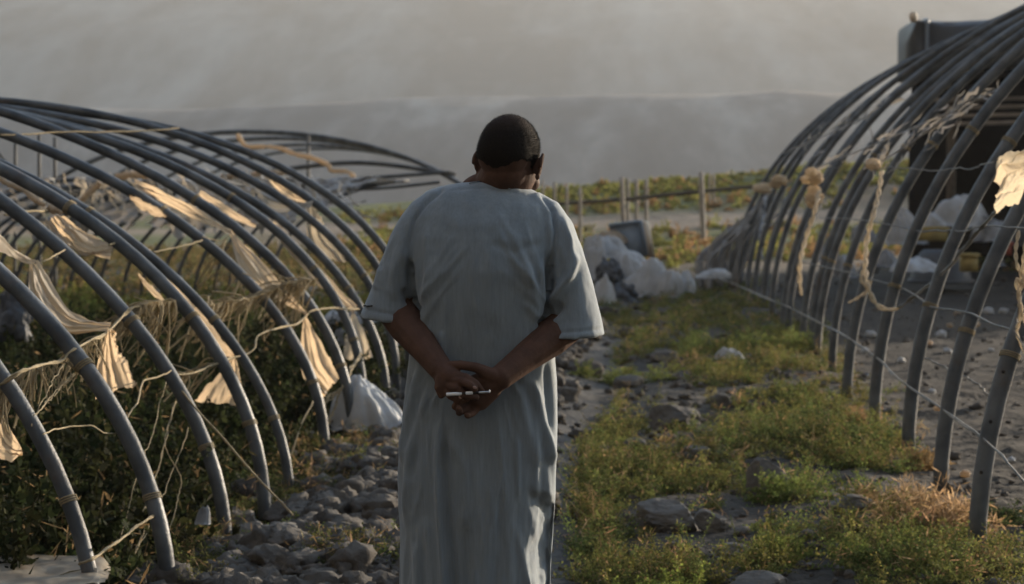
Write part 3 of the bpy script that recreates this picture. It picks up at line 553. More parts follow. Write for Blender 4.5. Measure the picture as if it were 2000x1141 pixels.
# grey blue panel
c0=at(1226,500,DB+.9); b=MB(); 
root=empty('storage_bin',(c0[0],c0[1],float(gz(c0[0],c0[1])))); tag(root,'blue grey tilted bin with a sunlit side standing behind the sack heap','bin')
tl,tr_,br,bl=at(1188,441,DB+.9),at(1250,432,DB+.9),at(1262,498,DB+.9),at(1215,520,DB+.9)
def prism(b,Q,dy,bev=.012):
    Q=np.array(Q); n=len(Q); V=np.vstack([Q,Q+np.array(dy)]); 
    b.add(V,np.array([[k,(k+1)%n,n+(k+1)%n,n+k] for k in range(n)])); 
    b.f.append(np.array([list(range(n))[::-1]])+b.n-2*n); b.f.append(np.array([list(range(n,2*n))])+b.n-2*n)
prism(b,[tl,tr_,br,bl],(.05,.16,0)); b.build('bin_body',M['bin'],root,False)
b=MB(); e=np.array([.006,-.012,.0]); P=[tl+e,tr_+e,br+e]; tube(b,P,.03,8); b.build('bin_rim',M['bin'],root)
b=MB(); off=np.array([.012,0,0]); prism(b,[tr_+off,tr_+off+np.array([.07,0,-.02]),br+off+np.array([.06,0,-.05]),br+off],(.05,.16,0)); b.build('painted_lit_side',M['lit_side_pole_end'],root,False)  # pale colour paints the sunlight on the bin's right face
# fence posts behind
FP=[(1060,352,455,46,6),(1083,356,470,45,7),(1107,362,465,45,6),(1133,366,470,44,7),(1214,346,482,46,10),(1226,350,478,48,8),(1243,350,470,50,8),(1262,352,475,50,8),(1369,336,440,47,11),(1386,338,415,56,5),(1394,340,412,56,5)]
for k,(x,y0,y1,d,w) in enumerate(FP):
    P1=at(x+(6 if k in(4,8) else 0),y1,d); P1[2]=float(gz(P1[0],d))-.2; P0=at(x,y0,d); r=w*d/F/2
    t=np.linspace(0,1,8)[:,None]; b=MB(); tube(b,P1*(1-t)+P0*t,np.linspace(r*1.1,r*.9,8),7)
    tag(b.build('fence_post',M['post']),'%s pale blurred fence post counting from the man\'s head to the right'%ORD[k],'post','fence posts in the field')
rod('fence_rail',[at(1040,401,47),at(1200,391,47),at(1370,374,47.5),at(1500,362,48)],.045,M['timber'],'dark horizontal rail tying the pale fence posts','rail')
# shed behind the right tunnel
sx0=at(1852,300,31)[0]; root=empty('tarpaulin_shed',(sx0+3,31.5,float(gz(sx0+3,31.5)))); tag(root,'dark open shed with bulky tarpaulin roof behind the right tunnel','shed')
b=MB(); zt=at(1800,165,31)[2]
box(b,(sx0+4.5,35.6,zt/2+.5),(9,.1,zt+1)); box(b,(sx0-.0,33.2,zt/2),(.1,4.6,zt)); box(b,(sx0+9,33.2,zt/2),(.1,4.6,zt)); b.build('back_wall',M['black'],root,False)  # walls coloured near black for the shade inside the open shed
for xx in (0.03,3,6): b=MB(); tube(b,[(sx0+xx,30.9,-.1),(sx0+xx,30.9,zt)],.07,8); b.build('post',M['timber'],root)
b=MB()
for k,y in enumerate((196,212,228,243)): p=at(1880,y,30.8); tube(b,[(p[0]-.4,30.8,p[2]),(p[0]+4,30.8,p[2]+.1)],.035,6)
b.build('roof_batten',M['post'],root)
a=at(1790,38,30.4); c2=at(1766,150,30.4); nx,nz=90,26
U,V=np.meshgrid(np.linspace(0,1,nx),np.linspace(0,2*np.pi,nz,endpoint=False),indexing='ij')
hz=(a[2]-c2[2])/2; cz=(a[2]+c2[2])/2; wob=1+.13*fbm(U*14,np.cos(V)*1.5,np.sin(V)*1.5,3,3)
cs,sn=np.cos(V),np.sin(V); X=a[0]+U*7.; Yc=31.6+1.2*np.sign(cs)*np.abs(cs)**.22*wob; Z=cz+(hz+.12*U)*np.sign(sn)*np.abs(sn)**.22*(.5+.5*wob)+.38*U
Z-=.06*np.abs(np.sin(U*11))*(sn>0)
i=np.arange(nx-1)[:,None]*nz; j=np.arange(nz)[None,:]; j2=(j+1)%nz
b=MB(); b.add(np.stack([X,Yc,Z],-1).reshape(-1,3),np.stack([i+j,i+j2,i+nz+j2,i+nz+j],-1).reshape(-1,4)); b.f.append(np.array([list(range(nz))[::-1]])); b.f.append(np.array([[(nx-1)*nz+q for q in range(nz)]])); b.build('tarpaulin_roof',M['tarp'],root)
b=MB()
for fr in (.03,.30,.55):
    k=int(fr*nx); ring=np.stack([X[k],31.6+(Yc[k]-31.6)*1.02,cz+.38*U[k]+(Z[k]-cz-.38*U[k])*1.02],-1); tube(b,np.vstack([ring,ring[:1]]),.03,6)
b.build('strap',M['bin'],root)
b=MB(); blob(b,at(1784,34,30.3),(.06,.06,.08),3,None,.2); b.build('pole_end',M['lit_side_pole_end'],root)
b=MB(); P=[(sx0-.55,30.4,at(1766,158,30.4)[2]),(sx0+5,30.4,at(1766,158,30.4)[2]+.3)]; tube(b,P,.09,8); b.build('eave_beam',M['black'],root)
# junk in front of the shed
J=[(1768,475,78,78,29,'sack','bulging blue white sack among the shed junk, largest on the left'),(1880,440,130,75,29.5,'sack','biggest blue white sheet heap under the shed roof'),(1820,440,55,30,29,'sack','small pale blue bag between the two large heaps'),
(1800,528,95,32,27,'sack','low bluish white slab in front of the shed junk'),(1730,520,50,40,27.5,'sack_grey','grey bag left of the low white slab'),(1690,470,50,40,29,'sack_grey','grey cloth behind the twisted strand'),(1650,540,42,50,27,'sack_grey','small blue grey bag seen between the sixth and fifth right hoops'),
(1935,470,80,60,28,'sack_grey','crumpled grey sheet right of the dark box'),(1985,480,50,70,28,'tarp','dark bundle at the right frame edge below the wire'),(1620,510,40,55,28,'sack_grey','pale bag left of the twisted strand low down'),(1945,525,40,30,27,'tarp','dark low lump beside the yellow crate'),(1700,535,40,30,26.5,'tarp','dark little bag near the ground between hoops')]
for k,(x,y,w,h,d,m,l) in enumerate(J): (lump if m=='tarp' else drape)(x,y,w,h,d,l,m,'junk_bag','bag','junk bags in front of the shed',seed=60+k)
def crate(px,py,w,h,d,label,m,name='crate'):
    s=d/F; c=at(px,py-h/2,d); root=empty(name,(c[0],c[1],c[2]-h*s/2)); tag(root,label,name.replace('_',' '))
    b=MB(); W,H=w*s,h*s
    box(b,(c[0],c[1]-W*.35,c[2]),(W,.02,H)); box(b,(c[0],c[1]+W*.35,c[2]),(W,.02,H)); box(b,(c[0]-W/2,c[1],c[2]),(.02,W*.7-.03,H)); box(b,(c[0]+W/2,c[1],c[2]),(.02,W*.7-.03,H)); box(b,(c[0],c[1],c[2]-H/2+.02),(W-.03,W*.7-.03,.02)); b.build('walls',M[m],root,False)
    for e in(-1,1): b=MB(); box(b,(c[0],c[1]+e*(W*.35+.02),c[2]+H/2),(W+.06,.03,.04)); b.build('rim',M[m],root,False)
crate(1892,530,30,32,26,'yellow plastic crate on the ground in front of the shed','yellow'); crate(1816,470,60,24,28.5,'dull yellow flat crate under the small blue bag','yellow')
crate(1962,498,22,22,26.5,'small red box beside the right frame edge','red','box'); crate(1905,498,44,36,28.5,'black open box right of the dark tub','black','box')
c=at(1838,508,28); b=MB(); t=np.linspace(0,1,12); rr=.36*np.sqrt(np.sin(np.clip(t,.02,.9)*1.7)); root=empty('tub',(c[0],c[1],c[2]-.3)); tag(root,'dark blue upturned round tub on the white slab','tub')
tube(b,np.stack([np.full(12,c[0]),np.full(12,c[1]),c[2]-.28+.42*(1-t)],-1),.24+.18*t**.6,20); b.build('tub_shell',M['tarp'],root)
b=MB(); a_=np.linspace(0,2*np.pi,25); tube(b,np.stack([c[0]+.43*np.cos(a_),c[1]+.43*np.sin(a_),np.full(25,c[2]-.28)],-1),.025,6); b.build('rim',M['tarp'],root)
# ground sheets and sacks on the left
drape(716,832,150,108,11.9,'white plastic sack standing at the foot of the eighth left hoop','sack',cat='sack',group=None,seed=21,amp=.32)
drape(690,650,120,60,17,'crumpled white sheet behind the eighth and ninth left hoops','sack_grey',name='plastic_sheet',cat='sheet',group='white sheets lying behind the left tunnel',seed=22)
drape(770,640+80,70,70,16.5,'white sheet partly hidden by the man\'s left sleeve','sack',name='plastic_sheet',cat='sheet',group='white sheets lying behind the left tunnel',seed=23)
drape(668,560+120,46,60,15.5,'small white bag low behind the seventh left hoop','sack_grey',name='plastic_sheet',cat='sheet',group='white sheets lying behind the left tunnel',seed=24)
rag([(-60,1062,6.9),(20,1072,6.9),(100,1085,6.9),(190,1085,6.8),(222,1112,6.8)],[(-60,1160,6.2),(20,1160,6.2),(90,1155,6.2),(160,1145,6.3),(205,1135,6.4)],'white plastic sheet lying at the bottom left corner under the first hoop',m='film',name='plastic_sheet',group=None,folds=2.5,amp=.02,seed=25)
lump(25,668,90,120,14,'dark blue tarpaulin bundle at the left frame edge behind the first left hoop','tarp',name='tarpaulin_bundle',cat='bundle',group=None,seed=26,amp=.18)
drape(398,1018,34,44,7.9,'small grey white plastic scrap by the foot of the third left hoop','sack_grey',name='plastic_scrap',cat='plastic scrap',group=None,seed=27,amp=.5)
drape(1425,698,52,26,16.8,'bluish white plastic bag lying in the weeds','sack',name='plastic_bag',cat='bag',group=None,seed=28,amp=.3)
# ------------------------------------------------------------ rocks and clods
RK=[(1320,835,95,62,.45,'broad grey rock in the middle of the weedy strip'),(1300,1035,130,62,.5,'largest rounded rock in front at the right of the man'),(1495,975,75,88,.5,'tall dark upright clod beside the green shrubs'),(1478,838,60,26,.35,'low flat rock right of the broad grey rock'),
(1432,1092,75,34,.45,'pale flat rock near the bottom edge'),(1480,1150,110,40,.5,'flat rock cut by the bottom edge right of centre'),(1390,1040,70,46,.5,'dark rock right of the largest rounded rock'),(1240,872,50,26,.4,'small rock below the weed patch near the path'),(1405,800,46,30,.4,'rounded rock behind the broad grey rock'),
(1230,745,60,26,.4,'dark low rock far up the path'),(1300,705,55,22,.4,'flat rock in the far weeds'),(1655,1020,90,34,.5,'flat slab rock between the dry grass and the shrubs'),(1360,905,56,30,.4,'dull rock in the middle weeds'),
(480,1065,70,50,.5,'pale upright rock at the foot of the third left hoop'),(640,1022,70,48,.5,'largest clod on the rubble left of the man'),(545,1100,110,56,.5,'long dark clod in the front left rubble'),(760,925,50,26,.4,'small dark rock against the man\'s robe'),(440,865+35,44,20,.4,'small pale rock behind the fourth left hoop'),(770,1010,60,40,.4,'pale rock touching the left edge of the robe'),(620,1130,70,50,.5,'rounded rock in the bottom rubble')]
for k,(x,y,w,h,dd,l) in enumerate(RK):
    p=atg(x,min(y,1290)); d=p[1]; s=d/F; b=MB(); hh=h*s/2*1.15; zc=float(gz(p[0],d))+hh*.55
    v,f=ico(5); v=v.copy(); g=np.random.default_rng(900+k)
    for _ in range(9):
        n=g.normal(size=3); n/=np.linalg.norm(n); dq=g.uniform(.55,.85); hq=v@n; v-=np.maximum(hq-dq,0)[:,None]*n*.93
    v=v*(1.12+.16*fbm(v[:,0]*1.7+k,v[:,1]*1.7,v[:,2]*1.7,3,k)+.07*fbm(v[:,0]*7+k,v[:,1]*7,v[:,2]*7,4,k))[:,None]
    b.add(v*np.array([w*s/2,w*s*.42,hh])+np.array([p[0],d,zc]),f); tag(b.build('rock',M['rock']),l,'rock','rocks along the path')
v1,f1=ico(2)
def clods(name,n,seed,label,region,smin,smax):
    g=np.random.default_rng(seed); b=MB(); VV=[];FF=[]
    X,Y=region(g,n); Z=gz(X,Y)
    for q in range(len(X)):
        s=smin*(smax/smin)**(g.uniform()**2.2); s*=.8+.02*Y[q]
        v=v1.copy()
        for _ in range(5):
            nn=g.normal(size=3); nn/=np.linalg.norm(nn); hq=v@nn; v-=np.maximum(hq-g.uniform(.5,.85),0)[:,None]*nn
        v=v*(1+.25*g.uniform(-1,1,size=(len(v),1)))*s*np.array([1,g.uniform(.7,1),g.uniform(.5,.85)]); a=g.uniform(0,6.28); ca,sa=math.cos(a),math.sin(a)
        v=np.stack([v[:,0]*ca-v[:,1]*sa,v[:,0]*sa+v[:,1]*ca,v[:,2]],-1); b.add(v+np.array([X[q],Y[q],Z[q]+s*.28]),f1)
    o=b.build(name,M['clod'],None,False); return tag(o,label,'clods',None,'stuff')
def reg_left(g,n): Y=6.6*(24/6.6)**g.uniform(size=n); X=g.normal(-1.25,.30,n); return X,Y
clods('soil_clods',4600,1,'grey dry soil clods heaped along the left of the path',reg_left,.016,.105)
def reg_right(g,n): Y=6.6*(26/6.6)**g.uniform(size=n); X=np.where(g.uniform(size=n)<.6,g.normal(.40,.4,n),g.uniform(-.8,1.5,n)); k=(X<-.42)&(X>-.72)&(g.uniform(size=n)<.85); X=np.where(k,X+.55,X); return X,Y
clods('path_stones',1700,2,'small grey stones scattered over the weedy strip and path',reg_right,.005,.045)
def reg_in(g,n): Y=8*(32/8)**g.uniform(size=n); X=1.4+g.uniform(0,1,n)**1.2*.3*Y; return X,Y
clods('tunnel_floor_clods',1200,3,'dark crumbs of soil inside the right tunnel',reg_in,.01,.045)
# white and tan scraps on the floor of right tunnel
SC=[(1815,672),(1850,690),(1838,655),(1870,618),(1888,660),(1935,690),(1905,640),(1930,612),(1760,708),(1790,720),(1698,745),(1690,690),(1885,935),(1820,770),(1960,610),(1855,640),(1975,905),(1700,660),(1830,800),(1930,840)]
for k,(x,y) in enumerate(SC):
    p=atg(x,y); b=MB(); s=p[1]/F*(6+(k*7)%5); blob(b,(p[0],p[1],float(gz(p[0],p[1]))+s*.6),(s,s*.8,s*.75),3,None,.5,2.,k)
    tag(b.build('litter_scrap',M['sack' if k%3 else 'film']),'small pale crumpled scrap on the dark soil inside the right tunnel','litter','litter scraps inside the right tunnel')
# ------------------------------------------------------------ plants
def plant_mesh(mb,X,Y,Z,H,seed,col,kind='feather',nst=9,nl=34,ls=.012,spread=.6,dry=.0):
    """many leaves on curved stems; arrays of one plant"""
    g=np.random.default_rng(seed); az=g.uniform(0,2*np.pi,nst); el=np.arccos(1-g.uniform(0,1,nst)*spread)
    L=H*g.uniform(.55,1.1,nst); d=np.stack([np.cos(az)*np.sin(el),np.sin(az)*np.sin(el),np.cos(el)],-1)
    t=np.linspace(0,1,6)
    P=np.array([X,Y,Z])+d[:,None,:]*(L[:,None]*t)[...,None]; P[...,2]-=(.25*L[:,None]*t**2*np.sin(el)[:,None])
    # stems: crossed thin quads
    w=ls*.09; S_=P; V=np.stack([S_-np.array([w,0,0]),S_+np.array([w,0,0])],2).reshape(-1,3)
    base=(np.arange(nst)[:,None]*6+np.arange(5)[None,:]).ravel()*2; mb.add(V,np.stack([base,base+1,base+3,base+2],-1),np.array(col)*.8)
    n=nst*nl; si=np.repeat(np.arange(nst),nl); tt=g.uniform(.12,1.,n)**.8; c=np.array([X,Y,Z])+d[si]*(L[si]*tt)[:,None]; c[:,2]-=.25*L[si]*tt**2*np.sin(el[si])
    off=g.normal(size=(n,3)); off/=np.linalg.norm(off,axis=1)[:,None]; 
    if kind=='feather': off[:,2]=np.abs(off[:,2])*.6; off/=np.linalg.norm(off,axis=1)[:,None]
    l=ls*g.uniform(.6,1.5,n)*(1 if kind!='grass' else 4)
    root=c+off*(l*g.uniform(0,1.6 if kind=='feather' else .3,n))[:,None]; side=np.cross(off,g.normal(size=(n,3))); side/=np.linalg.norm(side,axis=1)[:,None]
    wd=l*(.30 if kind!='grass' else .05)
    A=root; B=root+off*(l*.5)[:,None]+side*wd[:,None]; Cc=root+off*l[:,None]; D=root+off*(l*.5)[:,None]-side*wd[:,None]
    V=np.stack([A,B,Cc,D],1).reshape(-1,3); q=np.arange(n)*4
    tn=np.array(col)*g.uniform(.55,1.45,(n,1)); 
    if dry: m_=g.uniform(size=n)<dry; tn[m_]=np.array([.30,.20,.10])*g.uniform(.6,1.2,(m_.sum(),1))
    mb.add(V,np.stack([q,q+1,q+2,q+3],-1),np.repeat(tn,4,axis=0))
GREEN=(.135,.155,.048); OLIVE=(.12,.125,.045); DRY=(.40,.27,.15); DARKG=(.035,.042,.02)
def field(name,label,n,seed,zones,H,ls,col,nst=7,nl=26,dry=.08,kind='feather',bare=None,cat='weeds'):
    g=np.random.default_rng(seed); b=MB(); k=0; w=np.array([z[4] for z in zones],float); w/=w.sum()
    for q in range(n):
        z=zones[g.choice(len(zones),p=w)]; x,y=g.normal(z[0],z[2]),g.normal(z[1],z[3]); 
        if y<430 or y>1330: continue
        p=atg(x,y); 
        if p[1]>45: continue
        if bare is not None and bare(x,y,p): continue
        hh=H*(.35+.9*g.uniform()**1.6); cc=np.array(col)*g.uniform(.6,1.25)*np.array([g.uniform(.85,1.3),1,1])
        far=max(1,p[1]/11)
        plant_mesh(b,p[0],p[1],float(gz(p[0],p[1]))-.01,hh,seed*9999+q,cc,kind,nst,int(nl/min(far,1.6)),ls*far**.6,.75,dry)
    return tag(b.build(name,M['leaf'],None,False),label,cat,None,'stuff')
def bare(x,y,p):
    if fbm(p[0]*1.7,p[1]*1.1,0,3,91)<(-.12 if p[1]<13 else -.3): return True
    if -.85<p[0]<-.37+.05*math.sin(p[1]) and p[1]<20: return True
    if p[0]>1.55 : return True
    for (bx,by,bw,bh) in((1320,815,85,50),(1340,1030,130,62),(1500,950,55,60),(1650,1010,80,30),(1430,1090,70,30),(1240,735,60,30),(600,1040,150,50)):
        if abs(x-bx)<bw and abs(y-by)<bh and random.random()<.85: return True
    return False
ZR=[(1300,650,90,36,1.3),(1400,720,80,36,1.2),(1250,610,80,26,.8),(1140,880,34,60,1.1),(1160,1010,40,50,1.1),(1150,760,30,40,.5),(1250,860,60,50,.8),(1350,950,80,50,.8),(1210,700,40,26,1),(1520,690,70,60,2.2),(1430,640,70,40,1),(1580,770,60,40,1.6),(1180,880,55,55,1.4),(1250,950,70,60,.8),(1500,880,90,50,2),(1620,870,70,40,1.6),(1680,930,50,40,1.3),(1280,1130,80,28,1.4),(1500,1110,50,36,1.0),(1400,1000,120,80,.5),(1200,600,110,28,.8),(1400,590,80,24,1.0),(1760,1110,90,36,1.1),(1700,1010,60,40,.6),(1450,780,60,40,.8),(1870,1130,60,30,.6)]
field('weeds','low feathery green weeds covering the strip right of the man',3000,11,ZR,.21,.0115,GREEN,nst=6,nl=30,bare=bare)
ZL=[(490,975,50,30,1.6),(700,900,50,24,1.1),(560,900,60,26,1),(390,1100,50,36,1.3),(700,1135,50,16,1.0),(620,960,60,20,.7),(650,890,90,30,.6)]
field('weeds','low green weeds among the clods left of the man',650,12,ZL,.13,.010,(.10,.115,.04))
field('dry_stalks','thin dry straw stalks sticking out of the weeds on the right',420,17,ZR,.24,.011,(.34,.26,.15),nst=3,nl=9,dry=.5,kind='grass',bare=bare)
field('dry_stalks','thin dry straw stalks among the clods on the left',160,18,ZL,.2,.011,(.28,.22,.13),nst=3,nl=9,dry=.5,kind='grass')
def tall_in(name,label,n,seed,col,X0,X1,Y0,Y1,H,ls,nst,nl,kind,dry,spread=.6):
    g=np.random.default_rng(seed); b=MB()
    for q in range(n):
        Y=Y0+(Y1-Y0)*g.uniform()**.8; x0=max(X0,-.345*Y) ; X=g.uniform(x0,X1)
        cc=np.array(col)*g.uniform(.5,1.35)*np.array([g.uniform(.85,1.2),1,1]); plant_mesh(b,X,Y,float(gz(X,Y)),H*g.uniform(.5,1.15),seed*777+q,cc,kind,nst,nl,ls*g.uniform(.8,1.3),spread,dry)
    return tag(b.build(name,M['leaf'],None,False),label,'crop',None,'stuff')
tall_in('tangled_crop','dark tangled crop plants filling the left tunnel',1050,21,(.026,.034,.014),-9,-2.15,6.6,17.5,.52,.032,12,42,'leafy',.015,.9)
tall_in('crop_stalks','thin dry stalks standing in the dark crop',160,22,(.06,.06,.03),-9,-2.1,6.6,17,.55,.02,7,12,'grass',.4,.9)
tall_in('far_weeds','sunlit yellow green weeds under the low ribs',420,23,(.17,.18,.05),-11,-2.3,18,24.5,.38,.035,8,22,'leafy',.12,.9)
tall_in('far_weeds','sparse weeds on the pale ground behind the left tunnel',1100,24,(.13,.135,.055),-14,-2.2,26,44,.28,.03,7,24,'leafy',.3,.9)
# field strip and bank shrubs, far
g=np.random.default_rng(77); b=MB()
for q in range(1500):
    Y=g.uniform(59,70); X=g.uniform(-.1*Y,.26*Y); c=np.array((.22,.23,.07) if g.uniform()<.93 else (.30,.20,.09))*g.uniform(.6,1.3)
    plant_mesh(b,X,Y,float(gz(X,Y))-.05,g.uniform(.10,.24)*(1+.5*sst(62,69,Y)),q+5000,c,'leafy',8,60,.055,.9,.05)
tag(b.build('bank_shrubs',M['leaf'],None,False),'blurred green shrubs growing on the far bank','shrubs',None,'stuff')
b=MB()
for q in range(1700):
    Y=g.uniform(35,59); X=g.uniform(-.16*Y,.2*Y)
    if 51.8<Y<55: continue
    c=np.array((.22,.23,.07) if g.uniform()<.65 else (.34,.22,.11))*g.uniform(.6,1.3)
    if fbm(X*.35,Y*.25,0,3,30)<-.25: continue
    plant_mesh(b,X,Y,float(gz(X,Y))-.03,g.uniform(.15,.4),q+7000,c,'leafy',7,40,.045,.9,.1)
tag(b.build('field_plants',M['leaf'],None,False),'rows of low green and rusty plants in the field before the fence','plants',None,'stuff')
# single shrubs
def shrub(x,y,H,w,label,seed,col=GREEN,kind='feather',nst=26,nl=60,ls=.011,spread=.9,dry=.05,name='weed_clump',cat='plant',n=1,grp='single plants along the path'):
    p=atg(x,y); b=MB(); g=np.random.default_rng(seed)
    for q in range(n):
        X=p[0]+g.normal()*w*.45; Y=p[1]+g.normal()*w*.3
        plant_mesh(b,X,Y,float(gz(X,Y))-.01,H*g.uniform(.6,1.1),seed*31+q,np.array(col)*g.uniform(.75,1.2),kind,nst,nl,ls,spread,dry)
    return tag(b.build(name,M['leaf'],None,False),label,cat,grp)
shrub(1270,1165,.17,.36,'feathery yellow green clump at the bottom edge right of the robe',1,(.21,.25,.06),n=8)
shrub(1500,1100,.17,.16,'feathery green clump beside the pale flat rock',2,(.19,.23,.06),n=5)
shrub(1545,985,.22,.3,'bushy green clump behind the tall dark clod',3,(.14,.18,.05),n=7)
shrub(1620,880,.24,.4,'wide dark green bush in front of the third right hoop',4,(.10,.13,.045),n=8)
shrub(1710,1115,.15,.25,'green clump below the dry grass tuft',5,(.14,.18,.05),n=5)
shrub(1835,1055,.26,.22,'tan dry grass tuft at the foot of the nearest right hoop',6,(.52,.36,.21),'grass',34,26,.013,.95,.5,name='dry_grass_tuft',n=7)
shrub(1770,1000,.16,.3,'low straw coloured tangle left of the dry grass tuft',7,(.36,.26,.15),'grass',26,20,.012,1,.4,name='dry_grass_tuft',n=5)
shrub(1958,1030,.16,.08,'small dark green bush right of the nearest right hoop',8,(.05,.075,.03),n=3,nl=70)
shrub(1680,830,.17,.14,'reddish dry clump between the fourth and fifth right hoop feet',9,(.34,.20,.11),n=3,dry=.4)
shrub(1800,925,.16,.1,'orange tinted dry clump at the foot of the second right hoop',10,(.32,.22,.10),n=3,dry=.4)
shrub(1900,1135,.14,.2,'mixed green and straw clump near the bottom right corner',11,(.2,.19,.08),n=5,dry=.3)
shrub(730,1160,.13,.2,'light green sprigs at the bottom edge left of the robe',12,(.22,.26,.07),n=4,nst=12,nl=30)
shrub(15,1165,.26,.08,'upright dark sprig at the bottom left corner',13,(.10,.12,.05),n=2,nst=10,nl=50,spread=.25)
shrub(60,1150,.12,.06,'thin flowering sprig on the white sheet',14,(.12,.13,.05),n=2,nst=6,nl=16,spread=.4)
shrub(1170,1020,.10,.05,'brown dead twig with seed heads by the path',15,(.08,.06,.04),'grass',8,10,.008,.8,.3)
shrub(1215,740,.2,.35,'green patch on the far left of the weedy strip',16,(.14,.17,.05),n=7)
shrub(1480,690,.26,.6,'bright green patch beside the plastic bag',17,(.16,.20,.06),n=10,ls=.014)
# ------------------------------------------------------------ the man
PY=5.13
def pt(x,y,dy=0.): return at(x,y,PY+dy)
def remesh(mb,name,vox,m,sm=3):
    o=bpy.data.objects.new('tmp',mb.mesh('tmp')); C.objects.link(o)
    r=o.modifiers.new('r','REMESH'); r.mode='VOXEL'; r.voxel_size=vox; r.use_smooth_shade=True
    s=o.modifiers.new('s','SMOOTH'); s.iterations=sm; s.factor=.5
    dg=bpy.context.evaluated_depsgraph_get(); me=bpy.data.meshes.new_from_object(o.evaluated_get(dg)); bpy.data.objects.remove(o)
    me.name=name; me.materials.clear(); me.materials.append(m); return me
def cap(mb,a,b,ra,rb,k=16):
    a,b=np.array(a),np.array(b); t=np.linspace(0,1,8)[:,None]; tube(mb,a*(1-t)+b*t,np.linspace(ra,rb,8),k); blob(mb,a,ra,2); blob(mb,b,rb,2)
def chain(mb,P,r,k=14):
    for i in range(len(P)-1): cap(mb,P[i],P[i+1],r[i],r[i+1],k)
def rot(ax,a):
    return np.array(Matrix.Rotation(a,3,ax))
HR=rot('Z',R_(-15))@rot('X',R_(-24))@rot('Y',R_(3))   # turned right, bowed
HC=pt(997,304,.045)
def hp(r,f,u): return HC+HR@np.array([r,f,u])
bd=MB()
def lerp(a,b,t): return a*(1-t)+b*t
# head
blob(bd,hp(0,-.012,.008),(.0745,.094,.088),4,HR); blob(bd,hp(0,.02,-.035),(.066,.075,.08),4,HR); blob(bd,hp(0,-.045,-.02),(.066,.055,.06),4,HR)
blob(bd,hp(0,.045,-.085),(.05,.045,.035),3,HR); blob(bd,hp(0,.088,-.105),(.024,.018,.018),3,HR)          # jaw, chin
for s in(-1,1): blob(bd,hp(s*.045,.06,-.045),(.022,.025,.024),3,HR); blob(bd,hp(s*.032,.085,-.008),(.026,.014,.009),3,HR)   # cheeks, brow
cap(bd,hp(0,.098,-.015),hp(0,.118,-.052),.008,.013); 
for s in(-1,1): blob(bd,hp(s*.013,.106,-.056),(.010,.012,.009),3,HR)
blob(bd,hp(0,.1,-.076),(.026,.012,.006),3,HR); blob(bd,hp(0,.099,-.086),(.023,.012,.007),3,HR)
for s in(-1,1):   # ears: rim, lobe, plate
    a_=np.linspace(-.5,np.pi+.9,16); 
    pr=[hp(s*(.086+.005*math.cos(q)),.000-.015*math.cos(q),-.021+.027*math.sin(q)) for q in a_]
    tube(bd,pr,.0045,8); blob(bd,hp(s*.083,.001,-.022),(.006,.015,.026),3,HR@rot('Z',s*.35)); blob(bd,hp(s*.080,.008,-.050),(.006,.008,.010),3,HR); blob(bd,hp(s*.074,.008,-.022),(.012,.012,.022),3,HR)
# neck and trunk
chain(bd,[hp(0,-.015,-.05),lerp(hp(0,-.015,-.05),pt(972,362,.06),.5),pt(972,362,.06),pt(965,400,.075)],[.058,.057,.060,.062],22); blob(bd,pt(965,372,.07),(.088,.045,.05),3)
blob(bd,pt(950,435,.03),(.13,.06,.08),3); 
for y,w,dp in((460,.15,.085),(520,.15,.085),(600,.145,.085),(700,.14,.085),(780,.145,.09),(850,.145,.09)): blob(bd,pt(945,y,.01),(w*.9,dp,.10),3)
# arms
ELL=pt(768,600,.01); WRL=pt(862,722,-.172); ELR=pt(1116,628,.01); WRR=pt(978,737,-.165)
chain(bd,[pt(845,440,.035),pt(805,510,.02),ELL],[.045,.045,.044]); chain(bd,[pt(1058,440,.035),pt(1098,530,.02),ELR],[.045,.045,.044])
chain(bd,[ELL,lerp(ELL,WRL,.3),lerp(ELL,WRL,.7),WRL],[.047,.048,.036,.030]); chain(bd,[ELR,lerp(ELR,WRR,.3),lerp(ELR,WRR,.7),WRR],[.047,.048,.036,.031])
# his right hand (image right): cups the other, fingers point left and curl to the camera
chain(bd,[WRR,pt(958,752,-.160),pt(935,768,-.158)],[.029,.030,.027]); chain(bd,[WRR,pt(955,740,-.165),pt(930,748,-.160)],[.027,.026,.022]); chain(bd,[pt(960,762,-.16),pt(938,785,-.165)],[.024,.022])
FR=[([ (928,748,-.160),(902,762,-.165),(884,776,-.190),(882,773,-.213)],[.0105,.0098,.009,.0080]),
    ([(930,762,-.162),(905,780,-.168),(889,794,-.195),(898,779,-.222)],[.0108,.010,.0094,.0082]),
    ([(934,776,-.165),(914,795,-.172),(897,806,-.198),(897,799,-.220)],[.0105,.0098,.009,.008]),
    ([(938,790,-.170),(925,806,-.178),(914,812,-.198),(912,811,-.214)],[.0095,.009,.0082,.0074])]
for P,r in FR: chain(bd,[pt(*q) for q in P],r,12)
chain(bd,[pt(965,735,-.180),pt(930,718,-.190),pt(900,713,-.192),pt(880,712,-.190)],[.019,.0125,.0115,.0090],12)   # thumb over the wrist
